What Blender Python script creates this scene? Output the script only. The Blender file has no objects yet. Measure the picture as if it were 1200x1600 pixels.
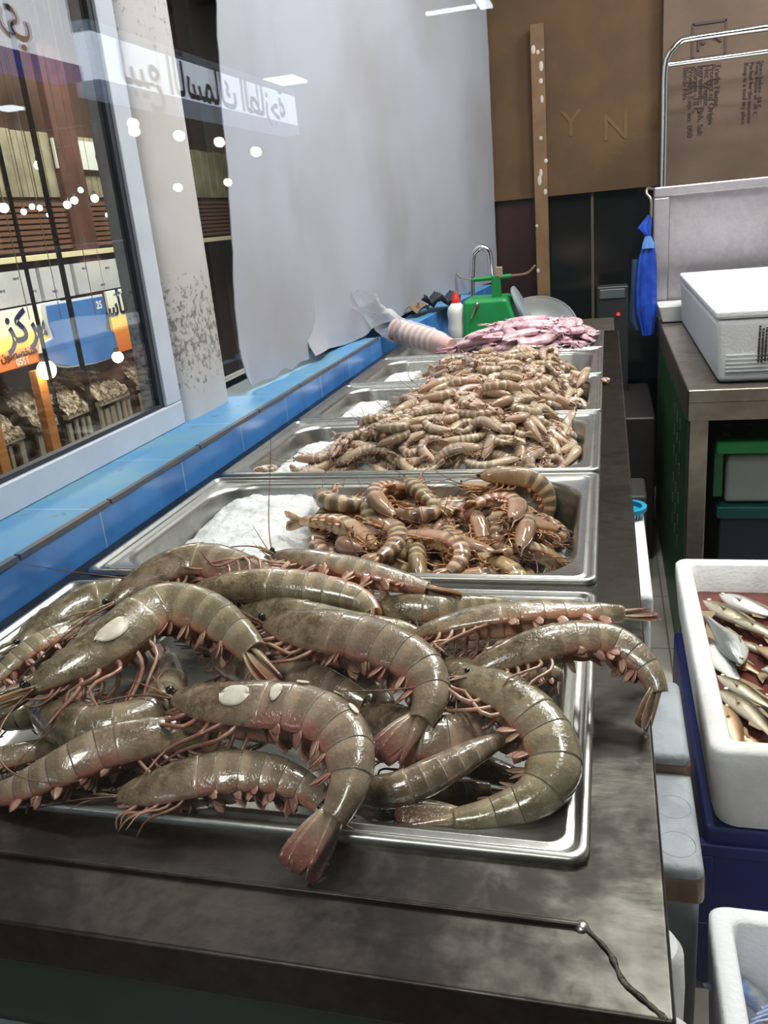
import bpy, bmesh, math, random
import numpy as np
from mathutils import Vector, Matrix, Quaternion

# ------------------------------------------------------------------ basics
SC = bpy.context.scene
COL = SC.collection
PI = math.pi
random.seed(11)
RNG = np.random.default_rng(7)

def lin(r, g, b):
    def f(c):
        c /= 255.0
        return c / 12.92 if c <= 0.04045 else ((c + 0.055) / 1.055) ** 2.4
    return (f(r), f(g), f(b), 1.0)

# camera of the photograph: orientation from the vanishing points of the counter
FPX = 1300.0
RX = np.array([0.96564326, 0.00166582, 0.25986596])
RY = np.array([0.24363923, 0.34207228, -0.90753869])
RZ = np.array([-0.09040473, 0.93967217, 0.32991393])
CR = np.array([RX, RY, RZ])
ZT = 0.85                      # counter top height
CAM = np.array([0.0, 0.0, ZT + 0.325])

def ray(x, y):
    return CR @ np.array([x - 600.0, 800.0 - y, -FPX])
def at_z(x, y, z):
    r = ray(x, y); return CAM + (z - CAM[2]) / r[2] * r
def at_y(x, y, Y):
    r = ray(x, y); return CAM + Y / r[1] * r
def at_x(x, y, X):
    r = ray(x, y); return CAM + X / r[0] * r

cam_data = bpy.data.cameras.new('camera')
cam = bpy.data.objects.new('camera', cam_data)
COL.objects.link(cam)
cam_data.sensor_fit = 'HORIZONTAL'
cam_data.sensor_width = 36.0
cam_data.lens = 36.0 * FPX / 1200.0
cam_data.clip_start = 0.01
M4 = Matrix.Identity(4)
for i in range(3):
    for j in range(3):
        M4[i][j] = CR[i][j]
    M4[i][3] = CAM[i]
cam.matrix_world = M4
SC.camera = cam

# ------------------------------------------------------------------ objects
def empty(name, loc, label=None, cat=None, group=None, rot=None):
    o = bpy.data.objects.new(name, None)
    o.empty_display_size = 0.02
    COL.objects.link(o)
    o.location = loc
    if rot is not None:
        o.rotation_euler = rot
    tag(o, label, cat, group)
    return o

def tag(o, label=None, cat=None, group=None, kind=None):
    if label: o['label'] = label
    if cat: o['category'] = cat
    if group: o['group'] = group
    if kind: o['kind'] = kind
    return o

class MB:
    """collects shapes; build() links them as ONE mesh object"""
    def __init__(s):
        s.v = []; s.f = []
    def add(s, vs, fs):
        b = len(s.v)
        s.v.extend([tuple(map(float, p)) for p in vs])
        s.f.extend([tuple(b + i for i in f) for f in fs])
        return s
    def box(s, lo, hi):
        x0, y0, z0 = lo; x1, y1, z1 = hi
        return s.add([(x0,y0,z0),(x1,y0,z0),(x1,y1,z0),(x0,y1,z0),(x0,y0,z1),(x1,y0,z1),(x1,y1,z1),(x0,y1,z1)],
                     [(0,3,2,1),(4,5,6,7),(0,1,5,4),(1,2,6,5),(2,3,7,6),(3,0,4,7)])
    def quadbox(s, base, top):
        """box from 4 base points and 4 top points (counter-clockwise from above)"""
        return s.add(list(base) + list(top), [(0,3,2,1),(4,5,6,7),(0,1,5,4),(1,2,6,5),(2,3,7,6),(3,0,4,7)])
    def tube(s, pts, rad, n=10, flat=None, up=None):
        pts = [np.array(p, float) for p in pts]
        m = len(pts)
        rad = [rad] * m if np.isscalar(rad) else rad
        T = []
        for i in range(m):
            a = pts[max(i - 1, 0)]; b = pts[min(i + 1, m - 1)]
            t = b - a; T.append(t / (np.linalg.norm(t) + 1e-12))
        ref = np.array([0, 0, 1.0]) if up is None else np.array(up, float)
        if abs(T[0].dot(ref)) > 0.95: ref = np.array([1.0, 0, 0]) if up is None else np.array([0.3, 1, 0.2])
        u = ref - T[0] * ref.dot(T[0]); u /= np.linalg.norm(u)
        vs = []
        for i in range(m):
            u = u - T[i] * u.dot(T[i]); u /= (np.linalg.norm(u) + 1e-12)
            w = np.cross(T[i], u)
            ru = rad[i]; rw = rad[i] if flat is None else rad[i] * flat
            for k in range(n):
                a = 2 * PI * k / n
                vs.append(pts[i] + u * (rw * math.cos(a)) + w * (ru * math.sin(a)))
        fs = []
        for i in range(m - 1):
            for k in range(n):
                k2 = (k + 1) % n
                fs.append((i*n + k, i*n + k2, (i+1)*n + k2, (i+1)*n + k))
        fs.append(tuple(range(n - 1, -1, -1)))
        fs.append(tuple((m - 1) * n + k for k in range(n)))
        return s.add(vs, fs)
    def lathe(s, prof, n=32, origin=(0,0,0), axis=None, close=True):
        """prof: list of (r, z)"""
        vs = []; fs = []; o = np.array(origin, float)
        if axis is None:
            ax = np.array([0,0,1.0]); u = np.array([1.0,0,0]); w = np.array([0,1.0,0])
        else:
            ax = np.array(axis, float); ax /= np.linalg.norm(ax)
            ref = np.array([0,0,1.0]) if abs(ax[2]) < 0.9 else np.array([1.0,0,0])
            u = ref - ax * ref.dot(ax); u /= np.linalg.norm(u); w = np.cross(ax, u)
        for r, z in prof:
            for k in range(n):
                a = 2 * PI * k / n
                vs.append(o + ax * z + u * (r * math.cos(a)) + w * (r * math.sin(a)))
        for i in range(len(prof) - 1):
            for k in range(n):
                k2 = (k + 1) % n
                fs.append((i*n + k, i*n + k2, (i+1)*n + k2, (i+1)*n + k))
        if close:
            fs.append(tuple(range(n - 1, -1, -1)))
            fs.append(tuple((len(prof) - 1) * n + k for k in range(n)))
        return s.add(vs, fs)
    def loft(s, rings, close=True, cyc=True):
        n = len(rings[0]); vs = [p for r in rings for p in r]; fs = []
        for i in range(len(rings) - 1):
            for k in range(n if cyc else n - 1):
                k2 = (k + 1) % n
                fs.append((i*n + k, i*n + k2, (i+1)*n + k2, (i+1)*n + k))
        if close:
            fs.append(tuple(range(n - 1, -1, -1)))
            fs.append(tuple((len(rings) - 1) * n + k for k in range(n)))
        return s.add(vs, fs)
    def ball(s, c, r, n=12, m=8, sc=(1,1,1)):
        rings = []
        for i in range(m + 1):
            a = PI * i / m
            rr = max(math.sin(a), 1e-3)
            rings.append([(c[0] + r*sc[0]*rr*math.cos(2*PI*k/n), c[1] + r*sc[1]*rr*math.sin(2*PI*k/n), c[2] - r*sc[2]*math.cos(a)) for k in range(n)])
        return s.loft(rings)
    def grid(s, P):
        """P: rows x cols x 3 array of points"""
        R, Cn = len(P), len(P[0])
        vs = [p for r in P for p in r]; fs = []
        for i in range(R - 1):
            for j in range(Cn - 1):
                fs.append((i*Cn + j, i*Cn + j + 1, (i+1)*Cn + j + 1, (i+1)*Cn + j))
        return s.add(vs, fs)
    def mesh(s, name, mat=None, smooth=False):
        me = bpy.data.meshes.new(name)
        me.from_pydata(s.v, [], s.f)
        me.update()
        if mat: me.materials.append(mat)
        if smooth:
            me.polygons.foreach_set('use_smooth', [True] * len(me.polygons))
        return me
    def build(s, name, mat=None, parent=None, smooth=False, bevel=0, seg=2, fix=True, solid=0, angle=40):
        me = s.mesh(name, mat, smooth)
        if fix:
            bm = bmesh.new(); bm.from_mesh(me)
            bmesh.ops.recalc_face_normals(bm, faces=bm.faces)
            if smooth:
                for e in bm.edges:
                    if len(e.link_faces) == 2 and e.calc_face_angle(0) > 0.87: e.smooth = False
            bm.to_mesh(me); bm.free()
            if smooth:
                me.polygons.foreach_set('use_smooth', [True] * len(me.polygons))
        return put(name, me, parent, bevel, seg, solid, angle)

def put(name, me, parent=None, bevel=0, seg=2, solid=0, angle=40):
    o = bpy.data.objects.new(name, me)
    COL.objects.link(o)
    if parent is not None:
        o.parent = parent
        # parts are modelled in world coordinates: undo the parent's own placement
        bpy_loc = Matrix.LocRotScale(root_of(parent).location, root_of(parent).rotation_euler, root_of(parent).scale)
        if parent.parent is None:
            o.matrix_parent_inverse = bpy_loc.inverted()
        else:
            o.matrix_parent_inverse = Matrix.Identity(4)
    if solid:
        m = o.modifiers.new('solid', 'SOLIDIFY'); m.thickness = solid; m.offset = 0
    if bevel:
        m = o.modifiers.new('bevel', 'BEVEL'); m.width = bevel; m.segments = seg
        m.limit_method = 'ANGLE'; m.angle_limit = math.radians(angle)
        for p in me.polygons: p.use_smooth = True
        try:
            m.harden_normals = True
        except Exception:
            pass
    return o

def root_of(o):
    while o.parent is not None: o = o.parent
    return o

def copy_tree(o, parent=None, pick=None):
    c = o.copy(); COL.objects.link(c)
    if parent is not None:
        c.parent = parent
        c.matrix_parent_inverse = o.matrix_parent_inverse.copy()
    for ch in o.children:
        copy_tree(ch, c)
    return c

def catmull(P, n):
    """smooth curve through P, resampled to n points of equal spacing"""
    P = [np.array(p, float) for p in P]
    Q = [2*P[0] - P[1]] + P + [2*P[-1] - P[-2]]
    out = []
    for i in range(1, len(Q) - 2):
        for t in np.linspace(0, 1, 24, endpoint=False):
            a, b, c, d = Q[i-1], Q[i], Q[i+1], Q[i+2]
            out.append(0.5*((2*b) + (c - a)*t + (2*a - 5*b + 4*c - d)*t*t + (3*b - a - 3*c + d)*t**3))
    out.append(P[-1]); out = np.array(out)
    L = np.concatenate([[0], np.cumsum(np.linalg.norm(np.diff(out, axis=0), axis=1))])
    s = np.linspace(0, L[-1], n)
    return np.stack([np.interp(s, L, out[:, k]) for k in range(3)], 1), L[-1]

# ------------------------------------------------------------------ Arabic lettering (contextual forms, laid out right to left)
_AR = {'ا': ('FE8D', 'FE8E'), 'أ': ('FE83', 'FE84'), 'ب': ('FE8F', 'FE90', 'FE91', 'FE92'), 'ة': ('FE93', 'FE94'), 'ت': ('FE95', 'FE96', 'FE97', 'FE98'),
       'ج': ('FE9D', 'FE9E', 'FE9F', 'FEA0'), 'ح': ('FEA1', 'FEA2', 'FEA3', 'FEA4'), 'خ': ('FEA5', 'FEA6', 'FEA7', 'FEA8'), 'ر': ('FEAD', 'FEAE'), 'ز': ('FEAF', 'FEB0'),
       'س': ('FEB1', 'FEB2', 'FEB3', 'FEB4'), 'ص': ('FEB9', 'FEBA', 'FEBB', 'FEBC'), 'ط': ('FEC1', 'FEC2', 'FEC3', 'FEC4'), 'ع': ('FEC9', 'FECA', 'FECB', 'FECC'),
       'ف': ('FED1', 'FED2', 'FED3', 'FED4'), 'ق': ('FED5', 'FED6', 'FED7', 'FED8'), 'ك': ('FED9', 'FEDA', 'FEDB', 'FEDC'), 'ل': ('FEDD', 'FEDE', 'FEDF', 'FEE0'),
       'م': ('FEE1', 'FEE2', 'FEE3', 'FEE4'), 'ن': ('FEE5', 'FEE6', 'FEE7', 'FEE8'), 'ه': ('FEE9', 'FEEA', 'FEEB', 'FEEC'), 'و': ('FEED', 'FEEE'),
       'ي': ('FEF1', 'FEF2', 'FEF3', 'FEF4'), 'د': ('FEA9', 'FEAA'), 'ش': ('FEB5', 'FEB6', 'FEB7', 'FEB8')}
def arabic(s):
    out = []
    for i, ch in enumerate(s):
        if ch not in _AR: out.append(ch); continue
        f = [chr(int(h, 16)) for h in _AR[ch]]
        pre = i > 0 and s[i-1] in _AR and len(_AR[s[i-1]]) == 4
        nxt = i + 1 < len(s) and s[i+1] in _AR and len(f) == 4
        out.append(f[3] if pre and nxt else f[2] if nxt else f[1] if pre else f[0])
    return ''.join(reversed(out))

def lettering(name, text, size, origin, xdir, ydir, mat, parent, align='LEFT', bold=0.0, depth=0.001, spacing=1.0):
    c = bpy.data.curves.new(name, 'FONT')
    c.body = text; c.size = size; c.align_x = align; c.align_y = 'CENTER'
    c.offset = bold; c.extrude = depth; c.resolution_u = 3; c.space_line = spacing
    t = bpy.data.objects.new(name, c); COL.objects.link(t)
    dg = bpy.context.evaluated_depsgraph_get()
    me = bpy.data.meshes.new_from_object(t.evaluated_get(dg))
    bpy.data.objects.remove(t); bpy.data.curves.remove(c)
    x = Vector(xdir).normalized(); y = Vector(ydir).normalized(); z = x.cross(y)
    m = Matrix(((x.x, y.x, z.x, origin[0]), (x.y, y.y, z.y, origin[1]), (x.z, y.z, z.z, origin[2]), (0, 0, 0, 1)))
    me.transform(m)
    me.materials.clear(); me.materials.append(mat)
    return put(name, me, parent)
# ------------------------------------------------------------------ materials
class NT:
    def __init__(s, name):
        s.m = bpy.data.materials.new(name); s.m.use_nodes = True
        s.t = s.m.node_tree; s.t.nodes.clear()
        s.out = s.n('ShaderNodeOutputMaterial')
    def n(s, typ, **kw):
        x = s.t.nodes.new(typ)
        for k, v in kw.items(): setattr(x, k, v)
        return x
    def l(s, a, b): s.t.links.new(a, b)
    def val(s, sock, v):
        if hasattr(v, 'is_linked') or isinstance(v, bpy.types.NodeSocket): s.l(v, sock)
        else: sock.default_value = v
    def math(s, op, a, b=None, c=None, clamp=False):
        x = s.n('ShaderNodeMath', operation=op); x.use_clamp = clamp
        s.val(x.inputs[0], a)
        if b is not None: s.val(x.inputs[1], b)
        if c is not None: s.val(x.inputs[2], c)
        return x.outputs[0]
    def mix(s, f, a, b, mode='MIX'):
        x = s.n('ShaderNodeMix', data_type='RGBA', blend_type=mode)
        s.val(x.inputs[0], f); s.val(x.inputs[6], a); s.val(x.inputs[7], b)
        return x.outputs[2]
    def coord(s, kind='Object'):
        return s.n('ShaderNodeTexCoord').outputs[kind]
    def pos(s):
        return s.n('ShaderNodeNewGeometry').outputs['Position']
    def sep(s, v):
        x = s.n('ShaderNodeSeparateXYZ'); s.l(v, x.inputs[0]); return x.outputs
    def noise(s, scale, vec=None, detail=4, rough=0.55, dist=0.0):
        x = s.n('ShaderNodeTexNoise'); x.inputs['Scale'].default_value = scale
        x.inputs['Detail'].default_value = detail; x.inputs['Roughness'].default_value = rough
        x.inputs['Distortion'].default_value = dist
        if vec is not None: s.l(vec, x.inputs['Vector'])
        return x.outputs['Fac']
    def ramp(s, f, stops):
        x = s.n('ShaderNodeValToRGB'); e = x.color_ramp.elements
        while len(e) < len(stops): e.new(0.5)
        for i, (p, c) in enumerate(stops):
            e[i].position = p; e[i].color = c if len(c) == 4 else (*c, 1)
        s.l(f, x.inputs[0]); return x.outputs['Color']
    def rng(s, v, a, b, c=0.0, d=1.0):
        x = s.n('ShaderNodeMapRange'); x.interpolation_type = 'SMOOTHSTEP'
        s.val(x.inputs[0], v)
        for i, q in enumerate((a, b, c, d)): x.inputs[i + 1].default_value = q
        return x.outputs[0]
    def attr(s, name, typ='GEOMETRY'):
        x = s.n('ShaderNodeAttribute', attribute_type=typ, attribute_name=name); return x.outputs['Fac']
    def bump(s, h, strength=0.3, dist=0.01, nrm=None):
        x = s.n('ShaderNodeBump'); x.inputs['Strength'].default_value = strength; x.inputs['Distance'].default_value = dist
        s.l(h, x.inputs['Height'])
        if nrm is not None: s.l(nrm, x.inputs['Normal'])
        return x.outputs[0]
    def bsdf(s, color, rough=0.5, metal=0.0, spec=0.5, bump=None, sss=0.0, sssr=(0.01, 0.006, 0.004), coat=0.0, coat_rough=0.1, emit=None, estr=0.0, alpha=None, trans=0.0, ior=None, sssscale=1.0):
        b = s.n('ShaderNodeBsdfPrincipled')
        s.val(b.inputs['Base Color'], color); s.val(b.inputs['Roughness'], rough); s.val(b.inputs['Metallic'], metal)
        b.inputs['Specular IOR Level'].default_value = spec
        if bump is not None: s.l(bump, b.inputs['Normal'])
        if sss:
            s.val(b.inputs['Subsurface Weight'], sss); b.inputs['Subsurface Radius'].default_value = sssr; b.inputs['Subsurface Scale'].default_value = sssscale
        if coat:
            b.inputs['Coat Weight'].default_value = coat; b.inputs['Coat Roughness'].default_value = coat_rough
        if emit is not None:
            s.val(b.inputs['Emission Color'], emit); s.val(b.inputs['Emission Strength'], estr)
        if alpha is not None: s.val(b.inputs['Alpha'], alpha)
        if trans: b.inputs['Transmission Weight'].default_value = trans
        if ior: b.inputs['IOR'].default_value = ior
        s.l(b.outputs[0], s.out.inputs[0])
        return s.m

def plain(name, rgb, rough=0.5, metal=0.0, spec=0.5, var=0.0, vscale=8.0, bump=0.0, bscale=60.0, bdist=0.003, rgb2=None, **kw):
    t = NT(name); c = lin(*rgb); b = None
    if var or rgb2:
        nz = t.noise(vscale, t.pos(), 5, 0.6)
        c2 = lin(*rgb2) if rgb2 else tuple(x * (1 - var) for x in c[:3]) + (1,)
        c = t.mix(t.rng(nz, 0.35, 0.65), c, c2)
    if bump: b = t.bump(t.noise(bscale, t.pos(), 4), bump, bdist)
    return t.bsdf(c, rough, metal, spec, b, **kw)

def thin_glass(name, tint=(0.97, 0.985, 0.975, 1), gain=1.0, dirt=0.0):
    """one clear sheet: lets light through and mirrors by Fresnel"""
    t = NT(name)
    fr = t.n('ShaderNodeFresnel'); bf = t.n('ShaderNodeNewGeometry').outputs['Backfacing']
    t.l(t.math('SUBTRACT', 1.5, t.math('MULTIPLY', bf, 1.5 - 1 / 1.5)), fr.inputs[0])   # the same sheet seen from either side
    tr = t.n('ShaderNodeBsdfTransparent'); tr.inputs[0].default_value = tint
    gl = t.n('ShaderNodeBsdfGlossy'); gl.inputs['Roughness'].default_value = 0.0
    mx = t.n('ShaderNodeMixShader')
    t.l(t.math('MULTIPLY', fr.outputs[0], gain, clamp=True), mx.inputs[0]); t.l(tr.outputs[0], mx.inputs[1]); t.l(gl.outputs[0], mx.inputs[2])
    o = mx.outputs[0]
    if dirt:
        df = t.n('ShaderNodeBsdfDiffuse'); df.inputs[0].default_value = (0.6, 0.6, 0.58, 1)
        vm = t.n('ShaderNodeMapping'); t.l(t.pos(), vm.inputs[0]); vm.inputs['Scale'].default_value = (6, 60, 9)
        d1 = t.rng(t.noise(1.0, vm.outputs[0], 4, 0.6), 0.55, 0.8)
        d2 = t.rng(t.noise(220.0, t.pos(), 2, 0.6), 0.66, 0.75)
        m2 = t.n('ShaderNodeMixShader'); t.l(t.math('MULTIPLY', t.math('ADD', d1, d2, clamp=True), dirt), m2.inputs[0])
        t.l(o, m2.inputs[1]); t.l(df.outputs[0], m2.inputs[2]); o = m2.outputs[0]
    t.l(o, t.out.inputs[0])
    return t.m

def emitter(name, rgb, strength):
    t = NT(name); e = t.n('ShaderNodeEmission'); e.inputs[0].default_value = lin(*rgb); e.inputs[1].default_value = strength
    t.l(e.outputs[0], t.out.inputs[0]); return t.m

def steel(name, base=(150, 150, 148), dark=(90, 88, 84), rough=0.3, scale=9.0, dirt=0.5, scratch=0.25):
    t = NT(name); p = t.pos()
    n1 = t.noise(scale, p, 6, 0.65, 0.4); n2 = t.noise(scale * 7, p, 4, 0.6)
    f = t.math('MULTIPLY', t.rng(t.math('ADD', t.math('MULTIPLY', n1, 0.7), t.math('MULTIPLY', n2, 0.3)), 0.4, 0.62), dirt)
    c = t.mix(f, lin(*base), lin(*dark))
    r = t.math('ADD', t.math('MULTIPLY', n1, 0.3), rough - 0.1)
    mp = t.n('ShaderNodeMapping'); t.l(p, mp.inputs[0]); mp.inputs['Scale'].default_value = (14, 60, 60)
    b = t.bump(t.math('ADD', t.math('MULTIPLY', t.noise(3.0, mp.outputs[0], 3), .35), t.math('MULTIPLY', n1, 1.8)), scratch, 0.0012)
    return t.bsdf(c, r, 1.0, 0.5, b)

def prawn_shell(name, dorsal, side, belly, band, head, tail, band_amt=0.6, band_lo=0.5, band_hi=0.95, pale=(190, 175, 150), pale_amt=0.3, rough=0.22, blotch=0.4, freq=1.0, edge=(196, 112, 84), edge_amt=0.45):
    t = NT(name)
    v = t.attr('vv'); g = t.attr('gv'); s_ = t.attr('sv'); tint = t.attr('tint', 'OBJECT'); rnd = t.attr('shade', 'OBJECT')
    p = t.coord('Object')
    off = t.n('ShaderNodeVectorMath', operation='ADD'); t.l(p, off.inputs[0])
    cx = t.n('ShaderNodeCombineXYZ'); t.l(t.math('MULTIPLY', rnd, 7.3), cx.inputs[0]); t.l(t.math('MULTIPLY', rnd, 3.1), cx.inputs[1]); t.l(cx.outputs[0], off.inputs[1])
    q = off.outputs[0]
    n1 = t.noise(22.0 * freq, q, 4, 0.6); n2 = t.noise(95.0 * freq, q, 4, 0.65); n3 = t.noise(420.0 * freq, q, 2, 0.6)
    vn = t.math('ADD', v, t.math('MULTIPLY', t.math('SUBTRACT', n1, 0.5), 0.35))
    c = t.ramp(vn, [(0.0, lin(*dorsal)), (0.24, lin(*dorsal)), (0.46, lin(*side)), (0.66, lin(*side)), (0.86, lin(*belly)), (1.0, lin(*belly))])
    gn = t.math('ADD', g, t.math('MULTIPLY', t.math('SUBTRACT', n2, 0.5), 0.25))
    bandf = t.math('MULTIPLY', t.math('MULTIPLY', t.rng(gn, band_lo - 0.12, band_lo + 0.1), t.rng(gn, band_hi + 0.05, band_hi - 0.1)), band_amt)
    isab = t.rng(s_, 0.34, 0.37)
    bandf = t.math('MULTIPLY', t.math('MULTIPLY', bandf, isab), t.rng(v, 0.95, 0.5))
    c = t.mix(bandf, c, lin(*band))
    palef = t.math('MULTIPLY', t.math('MULTIPLY', t.rng(gn, 0.42, 0.1), isab), pale_amt)
    c = t.mix(palef, c, lin(*pale))
    pe = t.math('MULTIPLY', t.math('MULTIPLY', t.rng(vn, 0.56, 0.70), t.rng(vn, 0.90, 0.78)), t.math('MULTIPLY', isab, edge_amt))
    c = t.mix(pe, c, lin(*edge))
    big = t.noise(9.0 * freq, q, 3, 0.5)
    c = t.mix(t.math('MULTIPLY', t.rng(big, 0.45, 0.7), 0.35), c, lin(*[x * 0.72 for x in side]))
    hf = t.math('MULTIPLY', t.rng(s_, 0.40, 0.30), t.math('ADD', 0.35, t.math('MULTIPLY', t.rng(n2, 0.4, 0.62), 0.55)))
    hf = t.math('MULTIPLY', hf, t.rng(v, 0.9, 0.35))
    c = t.mix(hf, c, lin(*head))
    c = t.mix(t.math('MULTIPLY', t.math('MULTIPLY', t.rng(s_, 0.40, 0.34), t.rng(t.noise(60.0 * freq, q, 5, 0.7), 0.50, 0.60)), 0.45), c, lin(*[x * 0.6 for x in head]))
    tf = t.math('MULTIPLY', t.rng(t.math('ADD', s_, t.math('MULTIPLY', t.math('SUBTRACT', n1, 0.5), 0.1)), 0.84, 0.97), 0.9)
    c = t.mix(tf, c, lin(*tail))
    c = t.mix(t.math('MULTIPLY', t.rng(n2, 0.5, 0.7), blotch), c, lin(*[x * 0.55 for x in dorsal]))
    c = t.mix(t.math('MULTIPLY', t.rng(n3, 0.58, 0.72), 0.35), c, lin(*pale))
    hs = t.n('ShaderNodeHueSaturation'); hs.inputs['Saturation'].default_value = 1.0
    t.l(c, hs.inputs['Color']); t.l(t.math('ADD', 0.5, tint), hs.inputs['Value'])
    t.l(t.math('ADD', 0.476, t.math('MULTIPLY', rnd, 0.04)), hs.inputs['Hue'])
    b = t.bump(t.math('ADD', t.math('MULTIPLY', n2, 0.7), t.math('MULTIPLY', n3, 0.3)), 0.5, 0.0025)
    r = t.math('ADD', t.math('MULTIPLY', n1, 0.2), rough - 0.1)
    return t.bsdf(hs.outputs[0], r, 0.0, 0.6, b, sss=0.4, sssr=(1.0, 0.62, 0.42), sssscale=0.008, coat=0.8, coat_rough=0.05)

def flesh(name, rgb, rgb2, rough=0.3, scale=60, **kw):
    t = NT(name); tint = t.attr('tint', 'OBJECT')
    c = t.mix(t.rng(t.noise(scale, t.coord('Object'), 4), 0.38, 0.62), lin(*rgb), lin(*rgb2))
    hs = t.n('ShaderNodeHueSaturation'); t.l(c, hs.inputs['Color']); t.l(t.math('ADD', 0.5, tint), hs.inputs['Value'])
    return t.bsdf(hs.outputs[0], rough, 0.0, 0.5, coat=0.3, coat_rough=0.1, **kw)

M = {}
M['steel_top'] = steel('stained stainless steel', (76, 74, 69), (34, 33, 30), 0.30, 10, 0.9, 0.3)
M['steel_pan'] = steel('stainless steel pan', (178, 178, 174), (120, 118, 112), 0.28, 12, 0.4, 0.18)
M['steel_table'] = steel('worn stainless table', (170, 160, 148), (120, 108, 92), 0.36, 6, 0.5, 0.2)
M['steel_splash'] = steel('brushed splash steel', (205, 200, 205), (160, 150, 160), 0.38, 10, 0.4, 0.25)
M['chrome'] = plain('chrome', (225, 225, 228), 0.12, 1.0)
M['styro'] = plain('white foam', (236, 237, 240), 0.75, bump=0.5, bscale=160, bdist=0.003, var=0.03, vscale=30, sss=0.1, sssr=(1, 1, 1), sssscale=0.01)
M['styro_dirty'] = plain('white foam with grime', (232, 232, 233), 0.75, bump=0.4, bscale=140, bdist=0.003, rgb2=(216, 214, 211), vscale=11)
M['styro_grey'] = plain('grey foam', (168, 174, 180), 0.6, bump=0.35, bscale=120, bdist=0.003, rgb2=(146, 150, 156), vscale=16)
M['tape'] = plain('brown packing tape', (140, 112, 92), 0.3, rgb2=(112, 88, 70), vscale=20)
M['ink'] = plain('dark ink', (60, 52, 56), 0.7)
M['white_alu'] = plain('white painted aluminium', (196, 203, 216), 0.4, var=0.08, vscale=20)
M['gasket'] = plain('black gasket', (40, 44, 54), 0.5)
M['pane'] = thin_glass('clear glass', (0.955, 0.97, 0.96, 1), 1.0)
M['pane_dirty'] = thin_glass('dusty window glass', (0.93, 0.95, 0.94, 1), 1.0, 0.10)
M['black'] = plain('matt black', (18, 18, 20), 0.6)
M['eye'] = plain('black glossy eye', (14, 12, 12), 0.12, coat=0.5)

# ------ prawn looks
M['prawn_big'] = prawn_shell('grey olive tiger prawn shell', (138, 126, 100), (166, 148, 124), (196, 146, 120), (104, 94, 76), (92, 78, 54), (110, 58, 48), 0.5, 0.45, 0.98, (192, 178, 152), 0.28, 0.20, 0.2, 1.0)
M['prawn_mid'] = prawn_shell('striped orange tiger prawn shell', (168, 136, 92), (206, 164, 116), (220, 190, 150), (70, 56, 42), (132, 98, 64), (140, 78, 48), 0.85, 0.48, 0.95, (234, 218, 176), 0.65, 0.22, 0.3, 1.6)
M['prawn_small'] = prawn_shell('pale tan prawn shell', (186, 158, 124), (224, 202, 176), (236, 220, 200), (128, 96, 66), (196, 158, 122), (196, 142, 108), 0.48, 0.5, 0.95, (244, 234, 218), 0.6, 0.24, 0.25, 2.4)
M['leg_big'] = flesh('pinkish prawn legs', (180, 142, 120), (136, 90, 78), 0.3, 40)
M['swim_big'] = flesh('red brown swimmerets', (152, 104, 92), (194, 158, 134), 0.3, 50)
M['leg_mid'] = flesh('orange prawn legs', (206, 150, 100), (120, 66, 40), 0.3, 60)
M['leg_small'] = flesh('tan prawn legs', (196, 152, 110), (116, 80, 52), 0.35, 90)
M['whisker'] = flesh('brown whisker', (128, 92, 72), (90, 58, 46), 0.4, 30)
# ------------------------------------------------------------------ prawns
S_K = [-0.02, 0.0, 0.03, 0.08, 0.16, 0.26, 0.36, 0.45, 0.54, 0.64, 0.74, 0.84, 1.0]
H_K = [0.012, 0.018, 0.030, 0.044, 0.057, 0.066, 0.070, 0.072, 0.068, 0.060, 0.049, 0.036, 0.02]
W_K = [0.010, 0.015, 0.024, 0.036, 0.046, 0.053, 0.056, 0.058, 0.054, 0.047, 0.038, 0.027, 0.02]
SEG = [0.345, 0.435, 0.52, 0.60, 0.675, 0.745, 0.845]

class Spine:
    """arc-length curve of a prawn from eyes (0) to the tip of the tail (1) with a dorsal direction"""
    def __init__(s, pts, dors):
        s.P, s.L = catmull(pts, 160)
        n = len(s.P)
        T = np.gradient(s.P, axis=0); T /= np.linalg.norm(T, axis=1)[:, None]
        if callable(dors): D = np.array([dors(i / (n - 1), T[i]) for i in range(n)])
        else: D = np.array(dors)
        D = D - T * (D * T).sum(1)[:, None]; D /= np.linalg.norm(D, axis=1)[:, None]
        s.T, s.D = T, D
        s.u = np.linspace(0, 1, n)
    def at(s, x):
        if x < 0:
            c = s.P[0] + s.T[0] * x * s.L; t, d = s.T[0], s.D[0]
        elif x > 1:
            c = s.P[-1] + s.T[-1] * (x - 1) * s.L; t, d = s.T[-1], s.D[-1]
        else:
            c = np.array([np.interp(x, s.u, s.P[:, k]) for k in range(3)])
            t = np.array([np.interp(x, s.u, s.T[:, k]) for k in range(3)]); t /= np.linalg.norm(t)
            d = np.array([np.interp(x, s.u, s.D[:, k]) for k in range(3)]); d -= t * d.dot(t); d /= np.linalg.norm(d)
        return c, t, d, np.cross(t, d)

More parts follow.
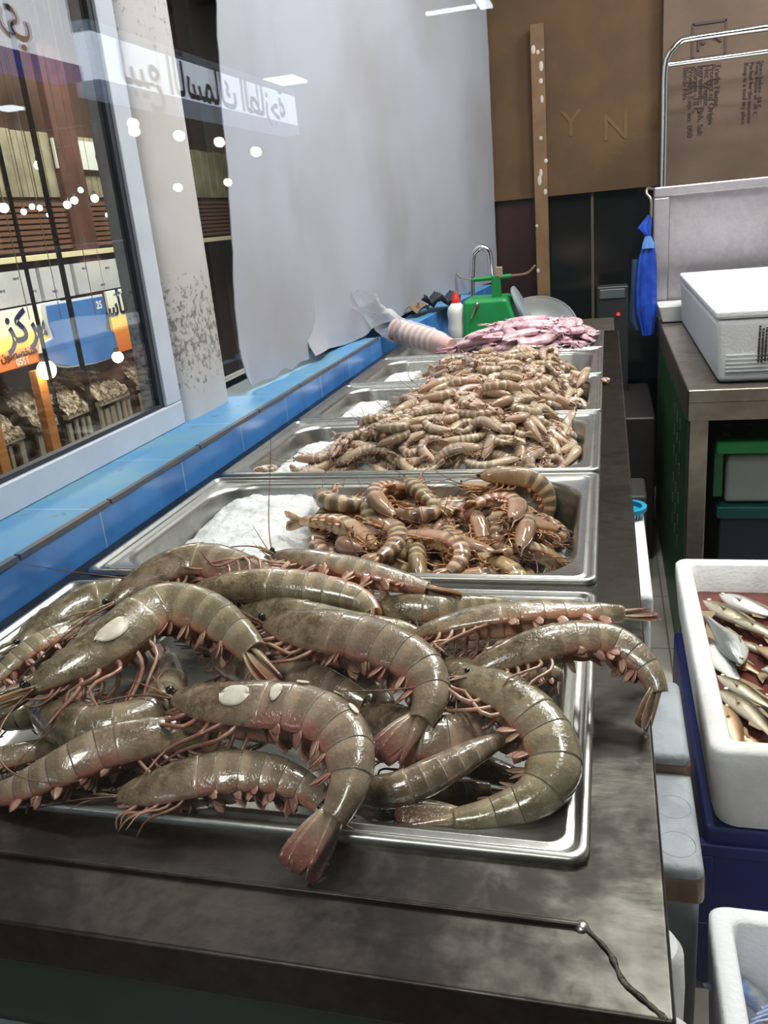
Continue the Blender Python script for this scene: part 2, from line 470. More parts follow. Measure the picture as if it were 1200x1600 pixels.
class Shell:
    def __init__(s): s.v = []; s.f = []; s.a = []
    def ring(s, sp, x, sc, g, n, fat, lobe=0.0, tuck=0.0, lift=0.0):
        c, t, d, b = sp.at(x)
        hh = np.interp(x, S_K, H_K) * sp.L * sc * fat; hw = np.interp(x, S_K, W_K) * sp.L * sc * fat
        i0 = len(s.v)
        for k in range(n):
            th = 2 * PI * k / n; si, co = math.sin(th), math.cos(th)
            e = 0.86
            X = math.copysign(abs(si) ** e, si) * hw
            Y = math.copysign(abs(co) ** e, co) * hh
            if co < 0:
                Y *= (1 + lobe * abs(si) ** 0.5)
                X *= 1 - 0.16 * co * co
                if co < -0.72: Y *= 1 - tuck * (-co - 0.72) / 0.28
            a = th if th <= PI else 2 * PI - th
            if x < 0.36 and n > 12:      # grooves and ridge of the head shell
                va = a / PI
                gr = 0.055 * math.exp(-((x - (0.15 + 0.22 * (va - 0.2))) / 0.010) ** 2) * (1 if 0.12 < va < 0.62 else 0)
                gr += 0.05 * math.exp(-((va - 0.40) / 0.035) ** 2) * (1 if 0.02 < x < 0.17 else 0)
                gr -= 0.05 * math.exp(-(va / 0.05) ** 2) * (1 if x < 0.3 else 0)
                X *= 1 - gr; Y *= 1 - gr
            q = c + d * (Y + lift * hh) + b * X
            s.v.append(q)
            s.a.append((x, g, a / PI))
        return i0
    def skin(s, a, b, n):
        for k in range(n):
            k2 = (k + 1) % n
            s.f.append((a + k, b + k, b + k2, a + k2))
    def cap(s, a, n, flip):
        r = tuple(range(a, a + n)); s.f.append(r if not flip else r[::-1])
    def mesh(s, name, mat):
        me = bpy.data.meshes.new(name)
        me.from_pydata([tuple(map(float, p)) for p in s.v], [], s.f)
        A = np.array(s.a, dtype=np.float32)
        for i, nm in enumerate(('sv', 'gv', 'vv')):
            at = me.attributes.new(nm, 'FLOAT', 'POINT'); at.data.foreach_set('value', np.ascontiguousarray(A[:, i]))
        me.materials.append(mat)
        bm = bmesh.new(); bm.from_mesh(me); bmesh.ops.recalc_face_normals(bm, faces=bm.faces); bm.to_mesh(me); bm.free()
        me.polygons.foreach_set('use_smooth', [True] * len(me.polygons))
        return me

def blade(sh, p0, dr, wd, length, width, thick, sv, curve=0.0, n=8, m=7, tipw=0.25, g=0.3, vv=0.5, shape=None):
    """a leaf: flattened tapering lobe starting at p0 along dr, wide along wd"""
    dr = dr / np.linalg.norm(dr); wd = wd - dr * wd.dot(dr); wd /= np.linalg.norm(wd); nn = np.cross(dr, wd)
    prev = None
    for i in range(m):
        u = i / (m - 1)
        w = width * 0.5 * (shape(u) if shape else (0.35 + 0.65 * math.sin(PI * min(u * 0.75 + 0.12, 1.0)) ) * (1 if u < 0.85 else 1 - (u - 0.85) / 0.15 * (1 - tipw)))
        th = thick * 0.5 * (1 - 0.6 * u)
        c = p0 + dr * (length * u) + nn * (curve * length * u * u)
        i0 = len(sh.v)
        for k in range(n):
            a = 2 * PI * k / n
            sh.v.append(c + wd * (w * math.cos(a)) + nn * (th * math.sin(a) + 0.18 * w * math.cos(a) ** 2 * (1 if curve >= 0 else -1)))
            sh.a.append((sv + 0.14 * u if sv > 0.7 else sv, g, vv))
        if prev is None: sh.cap(i0, n, True)
        else: sh.skin(prev, i0, n)
        prev = i0
    sh.cap(prev, n, False)

def carapace_mesh(sp, mat, n=22, rows=16, fat=1.0, rost=True):
    sh = Shell(); prev = None
    xs = list(np.linspace(-0.015, 0.355, rows)) + [0.366, 0.370, 0.368]
    for i, x in enumerate(xs):
        sc = 1.04 if i < rows else (1.05, 1.02, 0.9)[i - rows]
        if i < 2: sc *= (0.4, 0.8)[i]
        r = sh.ring(sp, x, sc, 0.0, n, fat, lobe=0.10 if x > 0.1 else 0.0, tuck=0.35)
        if prev is None: sh.cap(r, n, True)
        else: sh.skin(prev, r, n)
        prev = r
    sh.cap(prev, n, False)
    if rost:
        # rostrum: a toothed blade running forward from the ridge of the shell
        L = sp.L; top = []; bot = []
        N = 15
        for i in range(N):
            u = i / (N - 1)
            x = 0.20 - 0.34 * u
            c, t, d, b = sp.at(x)
            hh = np.interp(max(x, 0.0), S_K, H_K) * L * fat
            ridge = c + d * (hh * (1.0 if x > 0.02 else 1.0)) + d * (L * (0.006 + 0.028 * max(0, u - 0.55) ** 1.4))
            saw = 0.010 * L if (i % 2 == 0 and 0 < i < N - 2) else 0.003 * L
            w = 0.012 * L * (1 - u) + 0.002 * L
            top.append((ridge + d * saw, b, u)); bot.append((ridge - d * (w + 0.006 * L * (1 - u)), b, u))
        for i in range(N):
            for P_, b, u in (top[i], bot[i]):
                wd = L * 0.0065 * (1 - 0.75 * u) * fat
                if P_ is top[i][0]: wd *= 0.35
                sh.v.append(P_ + b * wd); sh.v.append(P_ - b * wd)
                sh.a += [(0.1, 0, 0.15), (0.1, 0, 0.15)]
        o = len(sh.v) - 4 * N
        for i in range(N - 1):
            a, c_ = o + 4 * i, o + 4 * (i + 1)
            sh.f += [(a, a+1, c_+1, c_), (a+2, c_+2, c_+3, a+3), (a, c_, c_+2, a+2), (a+1, a+3, c_+3, c_+1)]
        sh.f += [(o, o+2, o+3, o+1), (o+4*N-4, o+4*N-3, o+4*N-1, o+4*N-2)]
    return sh.mesh('carapace', mat)

def abdomen_mesh(sp, mat, n=22, per=6, fat=1.0):
    sh = Shell(); prev = None
    ts = np.concatenate([[0, .05], np.linspace(.2, .8, per - 4), [.95, 1]])
    for k in range(6):
        a, b = SEG[k] - 0.004, SEG[k + 1]
        for i, t in enumerate(ts):
            sc = 0.990 + 0.014 * t if i else 0.982
            if i == per - 1: sc = 1.007
            r = sh.ring(sp, a + (b - a) * t, sc, float(t), n, fat, lobe=0.16 * math.sin(PI * min(t * 0.9 + 0.1, 1)) if k < 5 else 0.0, tuck=0.45 if k < 5 else 0.1)
            if prev is None: sh.cap(r, n, True)
            else: sh.skin(prev, r, n)
            prev = r
    r = sh.ring(sp, SEG[-1] - 0.004, 0.8, 1.0, n, fat); sh.skin(prev, r, n); sh.cap(r, n, False)
    return sh.mesh('abdomen', mat)

def tail_meshes(sp, mat, splay=0.25, n=8, m=8, one=False, fat=1.0, lift=0.0):
    """telson and four uropods"""
    L = sp.L; c, t, d, b = sp.at(0.835); tt = sp.P[-1] - c; tt /= np.linalg.norm(tt)
    d = d - tt * d.dot(tt); d /= np.linalg.norm(d); b = np.cross(tt, d)
    tl = np.linalg.norm(sp.P[-1] - c)
    out = []; sh = Shell()
    ptip = lambda u: (1 - 0.82 * u)
    blade(sh, c + d * 0.012 * L, tt + d * 0.05, b, tl * 0.86, 0.040 * L * fat, 0.018 * L, 0.84, 0.02, n, m, shape=ptip)
    if not one: out.append(('telson', sh.mesh('telson', mat))); 
    fan = lambda u: (0.35 + 0.75 * math.sin(PI * (0.12 + 0.62 * u))) * (1 if u < 0.9 else 0.86)
    for sd in (1, -1):
        for q, (an, ln, w, dz) in enumerate(((0.5, 1.0, 0.046, 0.004), (1.0, 1.02, 0.050, -0.004))):
            if not one: sh = Shell()
            dr = tt + b * sd * (splay * an + 0.06 * an) - d * 0.05 * (q + 1)
            blade(sh, c + b * sd * 0.012 * L - d * (0.004 + 0.006 * q) * L, dr, b + d * 0.5 * sd * (-1 if q else -0.6), tl * ln * 0.98, w * L * fat, 0.010 * L, 0.84, -0.05, n, m, shape=fan)
            if not one: out.append(('uropod', sh.mesh('uropod', mat)))
    if one: out.append(('tail_fan', sh.mesh('tail_fan', mat)))
    return out

def leg_mb(mb, sp, x, side, k, rng, rad, long=1.0, droop=0.15, n=6):
    L = sp.L; c, t, d, b = sp.at(x)
    hh = np.interp(x, S_K, H_K) * L; hw = np.interp(x, S_K, W_K) * L
    p = c - d * hh * 0.8 + b * side * hw * 0.55
    j = lambda: rng.normal(0, 0.22)
    g = np.array([0, 0, -1.0])
    v1 = -d * 0.75 - t * (0.35 + 0.2 * j()) + b * side * (0.35 + j())
    v2 = -d * (0.15 + j()) - t * (0.9 + j()) + b * side * (0.15 + j()) + g * droop
    v3 = -d * (0.45 + j()) - t * (0.45 + j() * 2) + b * (side * 0.1 + j()) + g * droop * 1.5
    pts = [p + d * hh * 0.3, p]
    for v, l in ((v1, 0.055), (v2, 0.095), (v3, 0.075)):
        v = v / np.linalg.norm(v)
        pts.append(pts[-1] + v * l * L * long * (0.85 + 0.3 * rng.random()))
    sm, _ = catmull(pts, 11)
    r = [rad * L * q for q in np.interp(np.linspace(0, 1, 11), [0, 0.3, 0.6, 0.9, 1], [1.25, 1.1, 0.85, 0.55, 0.15])]
    mb.tube(sm, r, n)

def swim_sh(sh, sp, k, side, rng, size=1.0, n=6, m=6):
    L = sp.L; x = SEG[k] + 0.045; c, t, d, b = sp.at(x)
    hh = np.interp(x, S_K, H_K) * L; hw = np.interp(x, S_K, W_K) * L
    p = c - d * hh * 0.85 + b * side * hw * 0.6
    dr = -d * (0.75 + rng.normal(0, 0.15)) + t * (0.35 + rng.normal(0, 0.25)) + b * side * (0.15 + rng.normal(0, 0.15))
    q = p + d * hh * 0.25
    for w in (0, 1):
        blade(sh, q, dr + t * (0.35 * w) + b * rng.normal(0, 0.12), t + b * side * 0.5, (0.075 - 0.01 * w) * L * size, 0.034 * L * size, 0.009 * L, 0.5, 0.12, n, m, tipw=0.1)

def antenna_pts(sp, side, rng, length, start=0.012, rise=0.05, droop=0.5, floor=None, ahead=1.0):
    L = sp.L; c, t, d, b = sp.at(start)
    p = c + b * side * 0.02 * L - d * 0.01 * L
    v = -t * ahead + b * side * (0.4 + rng.normal(0, 0.3)) + d * rng.normal(0.1, 0.25) + np.array([0, 0, rise])
    v[2] = min(v[2], .15); v /= np.linalg.norm(v)
    pts = [p]; N = 14; turn = rng.normal(0, 0.10); turn2 = rng.normal(0, 0.06)
    for i in range(N):
        pts.append(pts[-1] + v * length * L / N)
        ax = Vector((0, 0, 1)); v = np.array(Quaternion(ax, turn) @ Vector(v))
        v = v + b * turn2 + np.array([0, 0, -droop / N]); v /= np.linalg.norm(v)
        if floor is not None and pts[-1][2] < floor:
            pts[-1][2] = floor; v[2] = max(v[2], 0.0)
    return pts

def set_look(o, tint, shade):
    o['tint'] = tint; o['shade'] = shade

def big_prawn(name, label, pts, dors, cat='prawn', group='giant tiger prawns in the front pan', mat='prawn_big', tint=0.5, shade=0.5, seed=0, fat=1.0, splay=0.25,
              legs=1.0, n=26, per=8, whisk=1.0, spots=(), leg_n=5, swim=1.0, leg_mat='leg_big', swim_mat='swim_big', floor=None, antennae=True, droop=0.15, rows=18):
    rng = np.random.default_rng(seed)
    fat *= 1.12
    sp = Spine(pts, dors)
    c = sp.P[80]
    root = empty(name, (float(c[0]), float(c[1]), float(c[2])), label, cat, group)
    L = sp.L
    def P(nm, me, par=root):
        o = put(nm, me, par); set_look(o, tint, shade); return o
    cp = P('carapace', carapace_mesh(sp, M[mat], n, rows, fat))
    P('abdomen', abdomen_mesh(sp, M[mat], n, per, fat))
    tl = tail_meshes(sp, M[mat], splay, fat=fat)
    fan = P('tail_fan', tl[0][1])
    for nm, me in tl[1:]: P(nm, me, fan)
    for sd in (1, -1):
        cc, t, d, b = sp.at(0.005)
        hh = 0.03 * L
        mb = MB()
        e = cc + b * sd * 0.026 * L + d * 0.012 * L - t * 0.012 * L
        mb.tube([cc + d * 0.01 * L, e], [0.006 * L, 0.008 * L], 8)
        mb.ball(e, 0.0125 * L, 12, 8)
        P('eye', mb.mesh('eye', M['eye'], True))
        sh = Shell()
        blade(sh, cc - d * 0.008 * L + b * sd * 0.012 * L + t * 0.02 * L, -t + b * sd * 0.18 + d * 0.05, b, 0.125 * L, 0.034 * L, 0.006 * L, 0.2, 0.05, 8, 8, tipw=0.3)
        P('antennal_scale', sh.mesh('antennal_scale', M[mat]))
        if antennae:
            mb = MB()
            ap = antenna_pts(sp, sd, rng, whisk * rng.uniform(0.55, 1.1), floor=floor, droop=rng.uniform(0.2, 1.1))
            sm, _ = catmull(ap, 40)
            mb.tube(sm, list(np.linspace(0.0042 * L, 0.0011 * L, 40)), 5)
            P('antenna', mb.mesh('antenna', M['whisker'], True))
            mb = MB()
            for q in range(2):
                ap = antenna_pts(sp, sd * 0.6, rng, 0.2, start=0.0, rise=0.15, droop=0.2)
                sm, _ = catmull(ap, 14); mb.tube(sm, list(np.linspace(0.004 * L, 0.001 * L, 14)), 5)
            P('antennule', mb.mesh('antennule', M[leg_mat], True))
        for k in range(leg_n):
            mb = MB()
            leg_mb(mb, sp, 0.13 + 0.045 * k, sd, k, rng, 0.0068 if k < 3 else 0.0058, legs * (1.0 + 0.12 * (k - 2)), droop)
            P('walking_leg', mb.mesh('walking_leg', M[leg_mat], True))
        for k in range(5):
            sh = Shell(); swim_sh(sh, sp, k, sd, rng, swim)
            P('swimmeret', sh.mesh('swimmeret', M[swim_mat]))
    # mouth limbs folded under the head
    mb = MB()
    for k in range(6):
        cc, t, d, b = sp.at(0.05 + 0.012 * k); sd = 1 if k % 2 else -1
        hh = np.interp(0.05, S_K, H_K) * L
        p0 = cc - d * hh * 0.8 + b * sd * 0.012 * L
        pp, _ = catmull([p0, p0 - t * 0.03 * L - d * 0.02 * L, p0 - t * (0.07 + 0.03 * rng.random()) * L - d * (0.03 * rng.random()) * L + b * rng.normal(0, 0.01) * L], 8)
        mb.tube(pp, list(np.linspace(0.007 * L, 0.002 * L, 8)), 6)
    P('mouthparts', mb.mesh('mouthparts', M[leg_mat], True))
    for (x, th, ln, wd) in spots:     # bare patch where the light skin shows through the shell
        rows_ = []
        for i in range(9):
            u = i / 8 * 2 - 1; row = []
            for j in range(9):
                w = j / 8 * 2 - 1
                rr = math.sqrt(max(0, 1 - u * u)) if abs(u) < 1 else 0.0
                xx = x + u * ln * 0.5 * (1 + 0.15 * math.sin(3 * w + x * 40)); tt = math.radians(th) + w * rr * wd
                cc, t, d, b = sp.at(xx)
                hh = np.interp(xx, S_K, H_K) * L * fat * 1.075; hw = np.interp(xx, S_K, W_K) * L * fat * 1.075
                si, co = math.sin(tt), math.cos(tt)
                row.append(cc + d * math.copysign(abs(co) ** .86, co) * hh + b * math.copysign(abs(si) ** .86, si) * hw)
            rows_.append(row)
        mb = MB(); mb.grid(rows_)
        o = P('pale_patch', mb.mesh('pale_patch', M['patch'], True), cp if x < 0.36 else root)
        o.modifiers.new('solid', 'SOLIDIFY').thickness = 0.0006
    return root, sp

M['patch'] = plain('milky white patch', (226, 220, 206), 0.35, rgb2=(206, 196, 176), vscale=120)

# ---- smaller prawns: a few bodies in local space, copied
def local_spine(total, bend_at=0.5, s_wave=0.0, vert=0.0):
    """curl of TOTAL radians in the local xy plane, dorsal outward; length 1"""
    N = 60; pts = [np.zeros(3)]; a = 0.0
    for i in range(N):
        u = (i + .5) / N
        w = math.exp(-((u - bend_at) / 0.22) ** 2)
        a -= total * w / (N * 0.22 * 1.7)
        pts.append(pts[-1] + np.array([math.cos(a), math.sin(a), vert * math.sin(2 * PI * u)]) / N)
    pts = np.array(pts); pts -= pts.mean(0)
    k = [0, 8, 16, 24, 32, 40, 48, 54, 60]
    return Spine([pts[i] for i in k], lambda u, t: np.cross(np.array([0, 0, 1.0]), t))

def proto_prawn(name, cat, total, seed, mat, leg_mat, lod, fat=1.0, bend=0.55, splay=0.2):
    """prototype with its root at the origin; parts in local space, length about 1"""
    rng = np.random.default_rng(seed)
    sp = local_spine(total, bend, 0, rng.normal(0, 0.12))
    root = empty(name, (0, 0, 0), None, cat)
    n, per, rows = ((18, 7, 13), (12, 5, 9))[lod]
    put('carapace', carapace_mesh(sp, M[mat], n, rows, fat, True), root)
    put('abdomen', abdomen_mesh(sp, M[mat], n, per, fat), root)
    put('tail_fan', tail_meshes(sp, M[mat], splay, 6, 5, one=True, fat=fat)[0][1], root)
    if lod == 0:
        for sd in (1, -1):
            for k in range(4):
                mb = MB(); leg_mb(mb, sp, 0.14 + 0.05 * k, sd, k, rng, 0.0085, 0.95, 0.0, 5)
                put('walking_leg', mb.mesh('walking_leg', M[leg_mat], True), root)
            for k in range(4):
                sh = Shell(); swim_sh(sh, sp, k, sd, rng, 1.0, 5, 5)
                put('swimmeret', sh.mesh('swimmeret', M[leg_mat]), root)
            cc, t, d, b = sp.at(0.005); mb = MB()
            mb.ball(cc + b * sd * 0.026 + d * 0.012 - t * 0.012, 0.013, 10, 7)
            put('eye', mb.mesh('eye', M['eye'], True), root)
            mb = MB(); sm, _ = catmull(antenna_pts(sp, sd, rng, rng.uniform(0.35, 0.7), rise=0, droop=0.0), 22)
            mb.tube(sm, list(np.linspace(0.0045, 0.0015, 22)), 4)
            put('antenna', mb.mesh('antenna', M['whisker'], True), root)
    else:
        mb = MB()
        for sd in (1, -1):
            for k in range(3): leg_mb(mb, sp, 0.15 + 0.07 * k, sd, k, rng, 0.011, 0.9, 0.0, 4)
        put('walking_leg', mb.mesh('walking_leg', M[leg_mat], True), root)
        sh = Shell()
        for sd in (1, -1):
            for k in range(0, 5): swim_sh(sh, sp, k, sd, rng, 1.05, 4, 4)
        put('swimmeret', sh.mesh('swimmeret', M[leg_mat]), root)
        mb = MB()
        for sd in (1, -1):
            sm, _ = catmull(antenna_pts(sp, sd, rng, 0.5, rise=0, droop=0.0), 10); mb.tube(sm, list(np.linspace(0.006, 0.003, 10)), 3)
            cc, t, d, b = sp.at(0.005)
        put('antenna', mb.mesh('antenna', M['whisker'], True), root)
        mb = MB()
        for sd in (1, -1): mb.ball(cc + b * sd * 0.026 + d * 0.012 - t * 0.012, 0.014, 8, 6)
        put('eye', mb.mesh('eye', M['eye'], True), root)
    xs = np.linspace(0.0, 0.98, 15)
    ch = np.array([list(sp.at(x)[0]) + [np.interp(x, S_K, W_K) * fat * 1.05, np.interp(x, S_K, H_K) * fat * 0.95] for x in xs])
    return root, ch

# ---- heap: lays bodies one on another on a height map
class Heap:
    def __init__(s, x0, x1, y0, y1, res=0.004):
        s.x0, s.y0, s.res = x0, y0, res
        s.nx, s.ny = int((x1 - x0) / res) + 1, int((y1 - y0) / res) + 1
        X, Y = np.meshgrid(x0 + np.arange(s.nx) * res, y0 + np.arange(s.ny) * res, indexing='ij')
        s.X, s.Y = X, Y; s.H = np.zeros_like(X)
    def idx(s, x, y): return int(round((x - s.x0) / s.res)), int(round((y - s.y0) / s.res))
    def slope(s, x, y, w):
        i, j = s.idx(x, y); k = max(2, int(w / s.res))
        a, b = max(0, i - k), min(s.nx - 1, i + k); c, d = max(0, j - k), min(s.ny - 1, j + k)
        sub = s.H[a:b+1, c:d+1]
        if sub.shape[0] < 4 or sub.shape[1] < 4: return 0, 0
        h = sub.shape[0] // 2; q = sub.shape[1] // 2
        return ((sub[h:].mean() - sub[:h].mean()) / (h * s.res), (sub[:, q:].mean() - sub[:, :q].mean()) / (q * s.res))
    def cells(s, ch):
        """lower and upper surface of a chain of balls (x, y, z, r)"""
        r = ch[:, 3].max()
        i0, j0 = s.idx(ch[:, 0].min() - r, ch[:, 1].min() - r); i1, j1 = s.idx(ch[:, 0].max() + r, ch[:, 1].max() + r)
        if i0 < 0 or j0 < 0 or i1 >= s.nx or j1 >= s.ny: return None
        X, Y = s.X[i0:i1+1, j0:j1+1], s.Y[i0:i1+1, j0:j1+1]
        lo = np.full(X.shape, 9.0); hi = np.full(X.shape, -9.0)
        for x, y, z, r in ch:
            q = r * r - (X - x) ** 2 - (Y - y) ** 2
            m = q > 0
            w = np.sqrt(np.maximum(q, 0))
            lo = np.where(m, np.minimum(lo, z - w), lo); hi = np.where(m, np.maximum(hi, z + w), hi)
        return (i0, i1, j0, j1), lo, hi
    def rest(s, cl, pct):
        (i0, i1, j0, j1), lo, hi = cl
        m = lo < 8
        d = (s.H[i0:i1+1, j0:j1+1] - lo)[m]
        return np.percentile(d, pct) if d.size else None
    def lay(s, cl, z):
        (i0, i1, j0, j1), lo, hi = cl
        H = s.H[i0:i1+1, j0:j1+1]; m = lo < 8
        H[m] = np.maximum(H[m], hi[m] + z)

def pile(heap, protos, chains, target, count, size, rng, pct=88, roll=35, tries=40, flat=1.0, region=None, keep=None, minspace=0.0, need=0.0):
    """returns list of (proto index, location, quaternion, scale)"""
    out = []
    for it in range(count):
        best = None
        for tr in range(tries):
            x = rng.uniform(heap.x0 + .01, heap.x0 + heap.nx * heap.res - .01); y = rng.uniform(heap.y0 + .01, heap.y0 + heap.ny * heap.res - .01)
            if region is not None and not region(x, y): continue
            i, j = heap.idx(x, y)
            deficit = target(x, y) - heap.H[max(0,i-2):i+3, max(0,j-2):j+3].mean()
            if best is None or deficit > best[0]: best = (deficit, x, y)
        if best is None: continue
        if best[0] < need: break
        _, x, y = best
        cand = None
        for tr in range(5):
            k = int(rng.integers(len(protos))); sz = size * rng.uniform(0.86, 1.12)
            gx, gy = heap.slope(x, y, 0.3 * sz)
            nrm = Vector((-gx * 0.9, -gy * 0.9, 1)).normalized()
            q = Vector((0, 0, 1)).rotation_difference(nrm) @ Quaternion((0, 0, 1), rng.uniform(0, 2 * PI)) @ Quaternion((1, 0, 0), math.radians(rng.normal(0, roll)) + (PI if rng.random() < .5 else 0))
            R = np.array(q.to_matrix())
            c = chains[k]; W = (R @ (c[:, :3] * sz).T).T
            rr = (c[:, 3] * 0.5 + c[:, 4] * 0.5) * sz
            ch = np.column_stack([W[:, 0] + x, W[:, 1] + y, W[:, 2], rr])
            cl = heap.cells(ch)
            if cl is None: continue
            z = heap.rest(cl, pct)
            if z is None: continue
            if keep is not None and not keep(ch): continue
            sc_ = z + W[:, 2].max() - target(x, y)
            if cand is None or sc_ < cand[0]: cand = (sc_, k, x, y, z, q, sz, cl)
        if cand is None: continue
        _, k, x, y, z, q, sz, cl = cand
        heap.lay(cl, z)
        out.append((k, (x, y, z), q, sz))
    return out
# ------------------------------------------------------------------ the room
def struct(o): o['kind'] = 'structure'; return o
WX = -0.66      # room side of the left window frame
LEDGE = 0.895
M['wall'] = plain('off white wall paint', (176, 172, 166), 0.6, var=0.08, vscale=3)
M['ceiling'] = plain('ceiling paint', (205, 204, 200), 0.7)
def tile_mat():
    t = NT('beige floor tiles'); p = t.pos(); s = t.sep(p)
    fx = t.math('FRACT', t.math('DIVIDE', t.math('ADD', s[0], 10.07), 0.33)); fy = t.math('FRACT', t.math('DIVIDE', t.math('ADD', s[1], 10.08), 0.33))
    gx = t.math('LESS_THAN', fx, 0.014); gy = t.math('LESS_THAN', fy, 0.014)
    g = t.math('MAXIMUM', gx, gy)
    c = t.mix(t.rng(t.noise(5, p, 5), 0.4, 0.65), lin(212, 205, 194), lin(186, 178, 166))
    c = t.mix(g, c, lin(140, 132, 122))
    return t.bsdf(c, 0.3, 0, 0.5, t.bump(t.math('SUBTRACT', 1.0, g), 0.3, 0.002))
M['tiles'] = tile_mat()
def blue_tile():
    t = NT('blue glazed wall tiles'); p = t.pos(); s = t.sep(p)
    f = t.math('LESS_THAN', t.math('FRACT', t.math('DIVIDE', t.math('ADD', s[1], 10.02), 0.2)), 0.012)
    c = t.mix(t.rng(t.noise(9, p, 5), 0.4, 0.66), lin(66, 132, 205), lin(52, 110, 180))
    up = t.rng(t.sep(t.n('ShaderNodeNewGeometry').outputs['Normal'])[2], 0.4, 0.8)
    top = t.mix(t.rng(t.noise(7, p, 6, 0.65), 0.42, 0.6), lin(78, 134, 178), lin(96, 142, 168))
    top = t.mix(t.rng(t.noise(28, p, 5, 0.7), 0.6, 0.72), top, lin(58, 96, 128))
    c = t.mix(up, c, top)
    c = t.mix(t.math('MULTIPLY', f, 0.7), c, lin(150, 175, 200))
    return t.bsdf(c, t.math('ADD', 0.24, t.math('MULTIPLY', up, 0.36)), 0, 0.5, t.bump(t.noise(30, p, 3), 0.1, 0.002))
M['blue'] = blue_tile()
M['edge_trim'] = plain('brown grubby edge trim', (92, 84, 78), 0.6, rgb2=(66, 84, 108), vscale=18)
def post_mat():
    t = NT('white post with rust and scuffs'); p = t.pos(); s = t.sep(p)
    c = t.mix(t.rng(t.noise(4, p, 4), 0.35, 0.65), lin(198, 196, 198), lin(184, 180, 178))
    n = t.noise(85, p, 6, 0.75); z = s[2]
    zone = t.math('ADD', t.rng(t.math('ABSOLUTE', t.math('SUBTRACT', z, 1.03)), 0.13, 0.02), t.math('MULTIPLY', t.rng(z, 1.36, 1.5), 0.3))
    d = t.math('MULTIPLY', t.rng(t.math('ADD', n, t.math('MULTIPLY', zone, 0.12)), 0.60, 0.68), t.rng(zone, 0.0, 0.4))
    c = t.mix(t.math('MULTIPLY', d, 0.8), c, lin(96, 88, 80))
    r = t.math('MULTIPLY', t.rng(t.noise(16, p, 5, 0.7), 0.62, 0.72), t.rng(t.math('ABSOLUTE', t.math('SUBTRACT', z, 1.12)), 0.08, 0.0))
    c = t.mix(r, c, lin(190, 160, 100))
    return t.bsdf(c, 0.45, 0, 0.5, t.bump(n, 0.15, 0.002))
M['post'] = post_mat()
def sheet_mat():
    t = NT('white plastic wall sheet'); p = t.pos(); s = t.sep(p)
    c = t.mix(t.rng(t.noise(2.2, p, 4), 0.35, 0.7), lin(168, 172, 185), lin(156, 155, 162))
    c = t.mix(t.math('MULTIPLY', t.rng(t.noise(45, p, 5, 0.75), 0.70, 0.76), 0.6), c, lin(120, 112, 104))
    return t.bsdf(c, 0.38, 0, 0.5, t.bump(t.noise(5, p, 3), 0.12, 0.01))
M['sheet'] = sheet_mat()
M['card'] = plain('brown cardboard', (92, 67, 38), 0.8, rgb2=(80, 58, 34), vscale=5, bump=0.15, bscale=90)
M['card_light'] = plain('grey brown cardboard', (104, 84, 70), 0.75, rgb2=(92, 74, 60), vscale=4, bump=0.15, bscale=90)
M['card_ink'] = plain('faded carton print', (76, 60, 60), 0.8)
M['card_pale'] = plain('pale brown lettering', (100, 76, 46), 0.8)
M['maroon'] = plain('dark maroon panel', (58, 32, 34), 0.3, rgb2=(48, 28, 30), vscale=6)
M['dark_glass'] = plain('dark green door glass', (16, 26, 26), 0.12, rgb2=(22, 22, 20), vscale=3, spec=0.6)
M['batten'] = plain('paint spattered wood batten', (122, 92, 62), 0.65, rgb2=(104, 78, 52), vscale=9)
M['paint'] = plain('dried white paint', (190, 184, 174), 0.6)

# floor, ceiling, walls
fl = struct(MB().box((-0.9, 0.0, -0.05), (2.6, 3.75, 0.0)).build('floor', M['tiles']))
ce = struct(MB().box((-0.9, 0.26, 2.75), (2.6, 3.75, 2.85)).build('ceiling', M['ceiling']))
struct(MB().box((-0.9, 3.6, 0.0), (2.6, 3.72, 2.75)).build('wall_back', M['wall']))
struct(MB().box((2.45, 0.26, 0.0), (2.6, 3.6, 2.75)).build('wall_right', M['wall']))
struct(MB().box((-0.80, 0.26, 0.0), (-0.58, 2.06, 0.855)).box((-0.80, 2.06, 0.0), (-0.66, 3.6, 2.75)).box((-0.80, 0.26, 2.3), (-0.66, 2.06, 2.75)).build('wall_left', M['wall']))

# tiled ledge in front of the window
lg = MB(); lg.quadbox([(-0.78, 0.26, 0.80), (-0.559, 0.26, 0.80), (-0.5585, 2.075, 0.80), (-0.78, 2.075, 0.80)], [(-0.78, 0.26, LEDGE), (-0.559, 0.26, LEDGE), (-0.5585, 2.075, LEDGE), (-0.78, 2.075, LEDGE)])
lo = struct(lg.build('trim_1', M['blue'], bevel=0.003))
et = MB()
rr = random.Random(4)
y = 0.27
while y < 2.05:
    y2 = min(y + rr.uniform(0.16, 0.24), 2.06)
    et.box((-0.566 + rr.uniform(0, .002), y, LEDGE - 0.002), (-0.5575, y2 - 0.004, LEDGE + 0.0035)); y = y2
et.build('edge_strip', M['edge_trim'], lo)
struct(MB().quadbox([(-0.66, 2.30, 0.70), (-0.545, 2.30, 0.70), (-0.43, 3.3, 0.70), (-0.60, 3.3, 0.70)], [(-0.66, 2.30, 0.885), (-0.545, 2.30, 0.885), (-0.43, 3.3, 0.905), (-0.60, 3.3, 0.905)]).build('trim_2', M['blue'], bevel=0.003))

